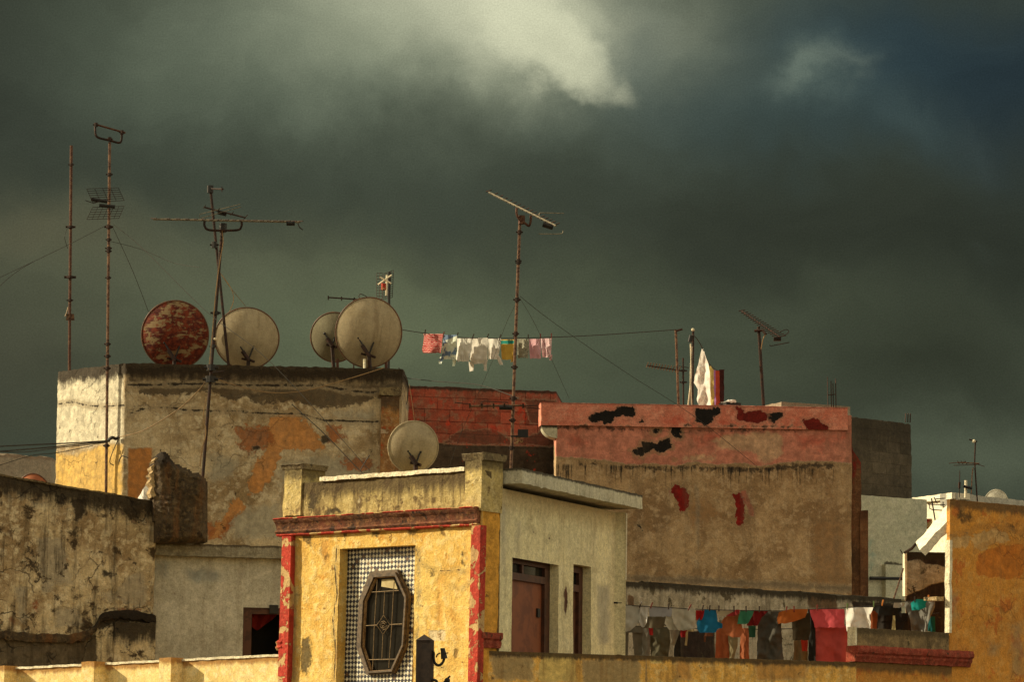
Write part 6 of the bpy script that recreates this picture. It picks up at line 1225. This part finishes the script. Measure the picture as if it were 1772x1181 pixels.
for x, k, tl, l in ((1079, 1, .5, 'left end of the grey slanted cloth'), (1108, 0, .5, 'bunched white cloth'), (1127, 1, .4, 'left end of the blue grey towel'), (1157, 0, .1, 'right end of the blue grey towel'), (1193, 1, .6, 'right shoulder of the pale grey shirt'), (1216, 0, .2, 'dark red rag'), (1228, 0, .1, 'neck of the blue top'), (1244, 0, 0, 'left end of the cream scarf'), (1270, 0, 0, 'right end of the cream scarf'), (1291, 0, 0, 'sea green cloth'), (1314, 0, 0, 'dark red cloth'), (1361, 1, .1, 'pale collar of the rust orange garment'), (1374, 1, 0, 'middle of the rust orange garment'), (1414, 1, 0, 'left part of the pink robe'), (1466, 2, .1, 'left corner of the white sunlit shirt'), (1512, 2, 0, 'right corner of the white sunlit shirt'), (1527, 3, .3, 'black sagging top'), (1583, 0, 0, 'grey silky shirt'), (1606, 3, .2, 'right end of the teal cloth')):
    peg('small peg holding the ' + l, x, ly(x) - 2, LY - .03, PEGM[k], GQ, tl)
# ------------------------------------------------------------------ dark post with pointed cap and scroll brackets, before the tower
def lamp_post():
    Y = 43.6; Fp_ = Face(W(719, 1120, Y), W(746, 1120, Y - .04)); top = Fp_.uz(731, 1098)[1]; sh = Fp_.uz(731, 1109)[1]; u0 = Fp_.uz(719.5, 1140)[0]; u1 = Fp_.uz(745, 1140)[0]
    t = thing('lamp_post', 'dark square post with a pointed cap and curled iron arms before the yellow tower', 'post', Fp_.pt((u0 + u1) / 2, ZB))
    wd = simple('old_post_wood', (.035, .022, .015), (.022, .014, .010), 14, .75, bump=.5)
    m = MB(); m.rbox(Fp_, u0, u1, ZB, sh, -(u1 - u0), 0, .02, .003, 1); obj('shaft', m, wd, t)
    m = MB(); P = Fp_.pt; w_ = u1 - u0; b = [P(u0 - .004, sh, .004), P(u1 + .004, sh, .004), P(u1 + .004, sh, -w_ - .004), P(u0 - .004, sh, -w_ - .004)]; ap = P((u0 + u1) / 2 - .012, top, -w_ / 2)
    m.add(b + [ap], [(0, 1, 4), (1, 2, 4), (2, 3, 4), (3, 0, 4), (3, 2, 1, 0)]); obj('pointed_cap', m, wd, t, smooth=0)
    g = lambda pts: curve([W(x, y, Y + .04) for x, y in pts], 6)
    m = MB(); m.tube(g([(744, 1127.5), (748, 1127.5), (750.5, 1131), (750.5, 1141), (753, 1149), (758, 1152.5), (763, 1151), (767, 1146), (769, 1139)]), .016, 8); obj('scroll_arm', m, M['black'], t)
    m = MB(); m.tube(g([(754.5, 1139), (757, 1134), (762, 1131)]), .009, 7); obj('scroll_tip', m, M['black'], t)
    m = MB(); p = [W(x, y, Y + .04) for x, y in ((769, 1141), (766.5, 1125))]; m.tube(p, .042, 9, r1=.028); m.tube([W(762, 1124.5, Y + .04), W(770, 1124.5, Y + .04)], .014, 7); m.tube([W(768, 1132, Y), W(776, 1131, Y)], .007, 6); obj('lamp_socket', m, M['black'], t)
    m = MB(); m.tube(g([(745, 1180), (750, 1178), (756, 1181), (758, 1190)]), .018, 8); obj('scroll_arm', m, M['black'], t)
    m = MB(); m.tube(g([(764, 1188), (771, 1179), (779, 1171)]), .012, 7); m.ball(W(774, 1179, Y + .04), .035); obj('lamp_socket', m, M['black'], t)
lamp_post()
# ------------------------------------------------------------------ white cloth heap beside the broken masonry
washing('cloth_heap', 'crumpled white cloth draped in the sun beside the dark masonry stub', 'cloth', [[(822, 263, 269), (832, 256, 270), (842, 251, 270), (852, 245, 270), (862, 239, 271), (880, 236, 272)]], 52.9, WH, None, .07, 14, 91, yaw=-1.2, drape=.5)
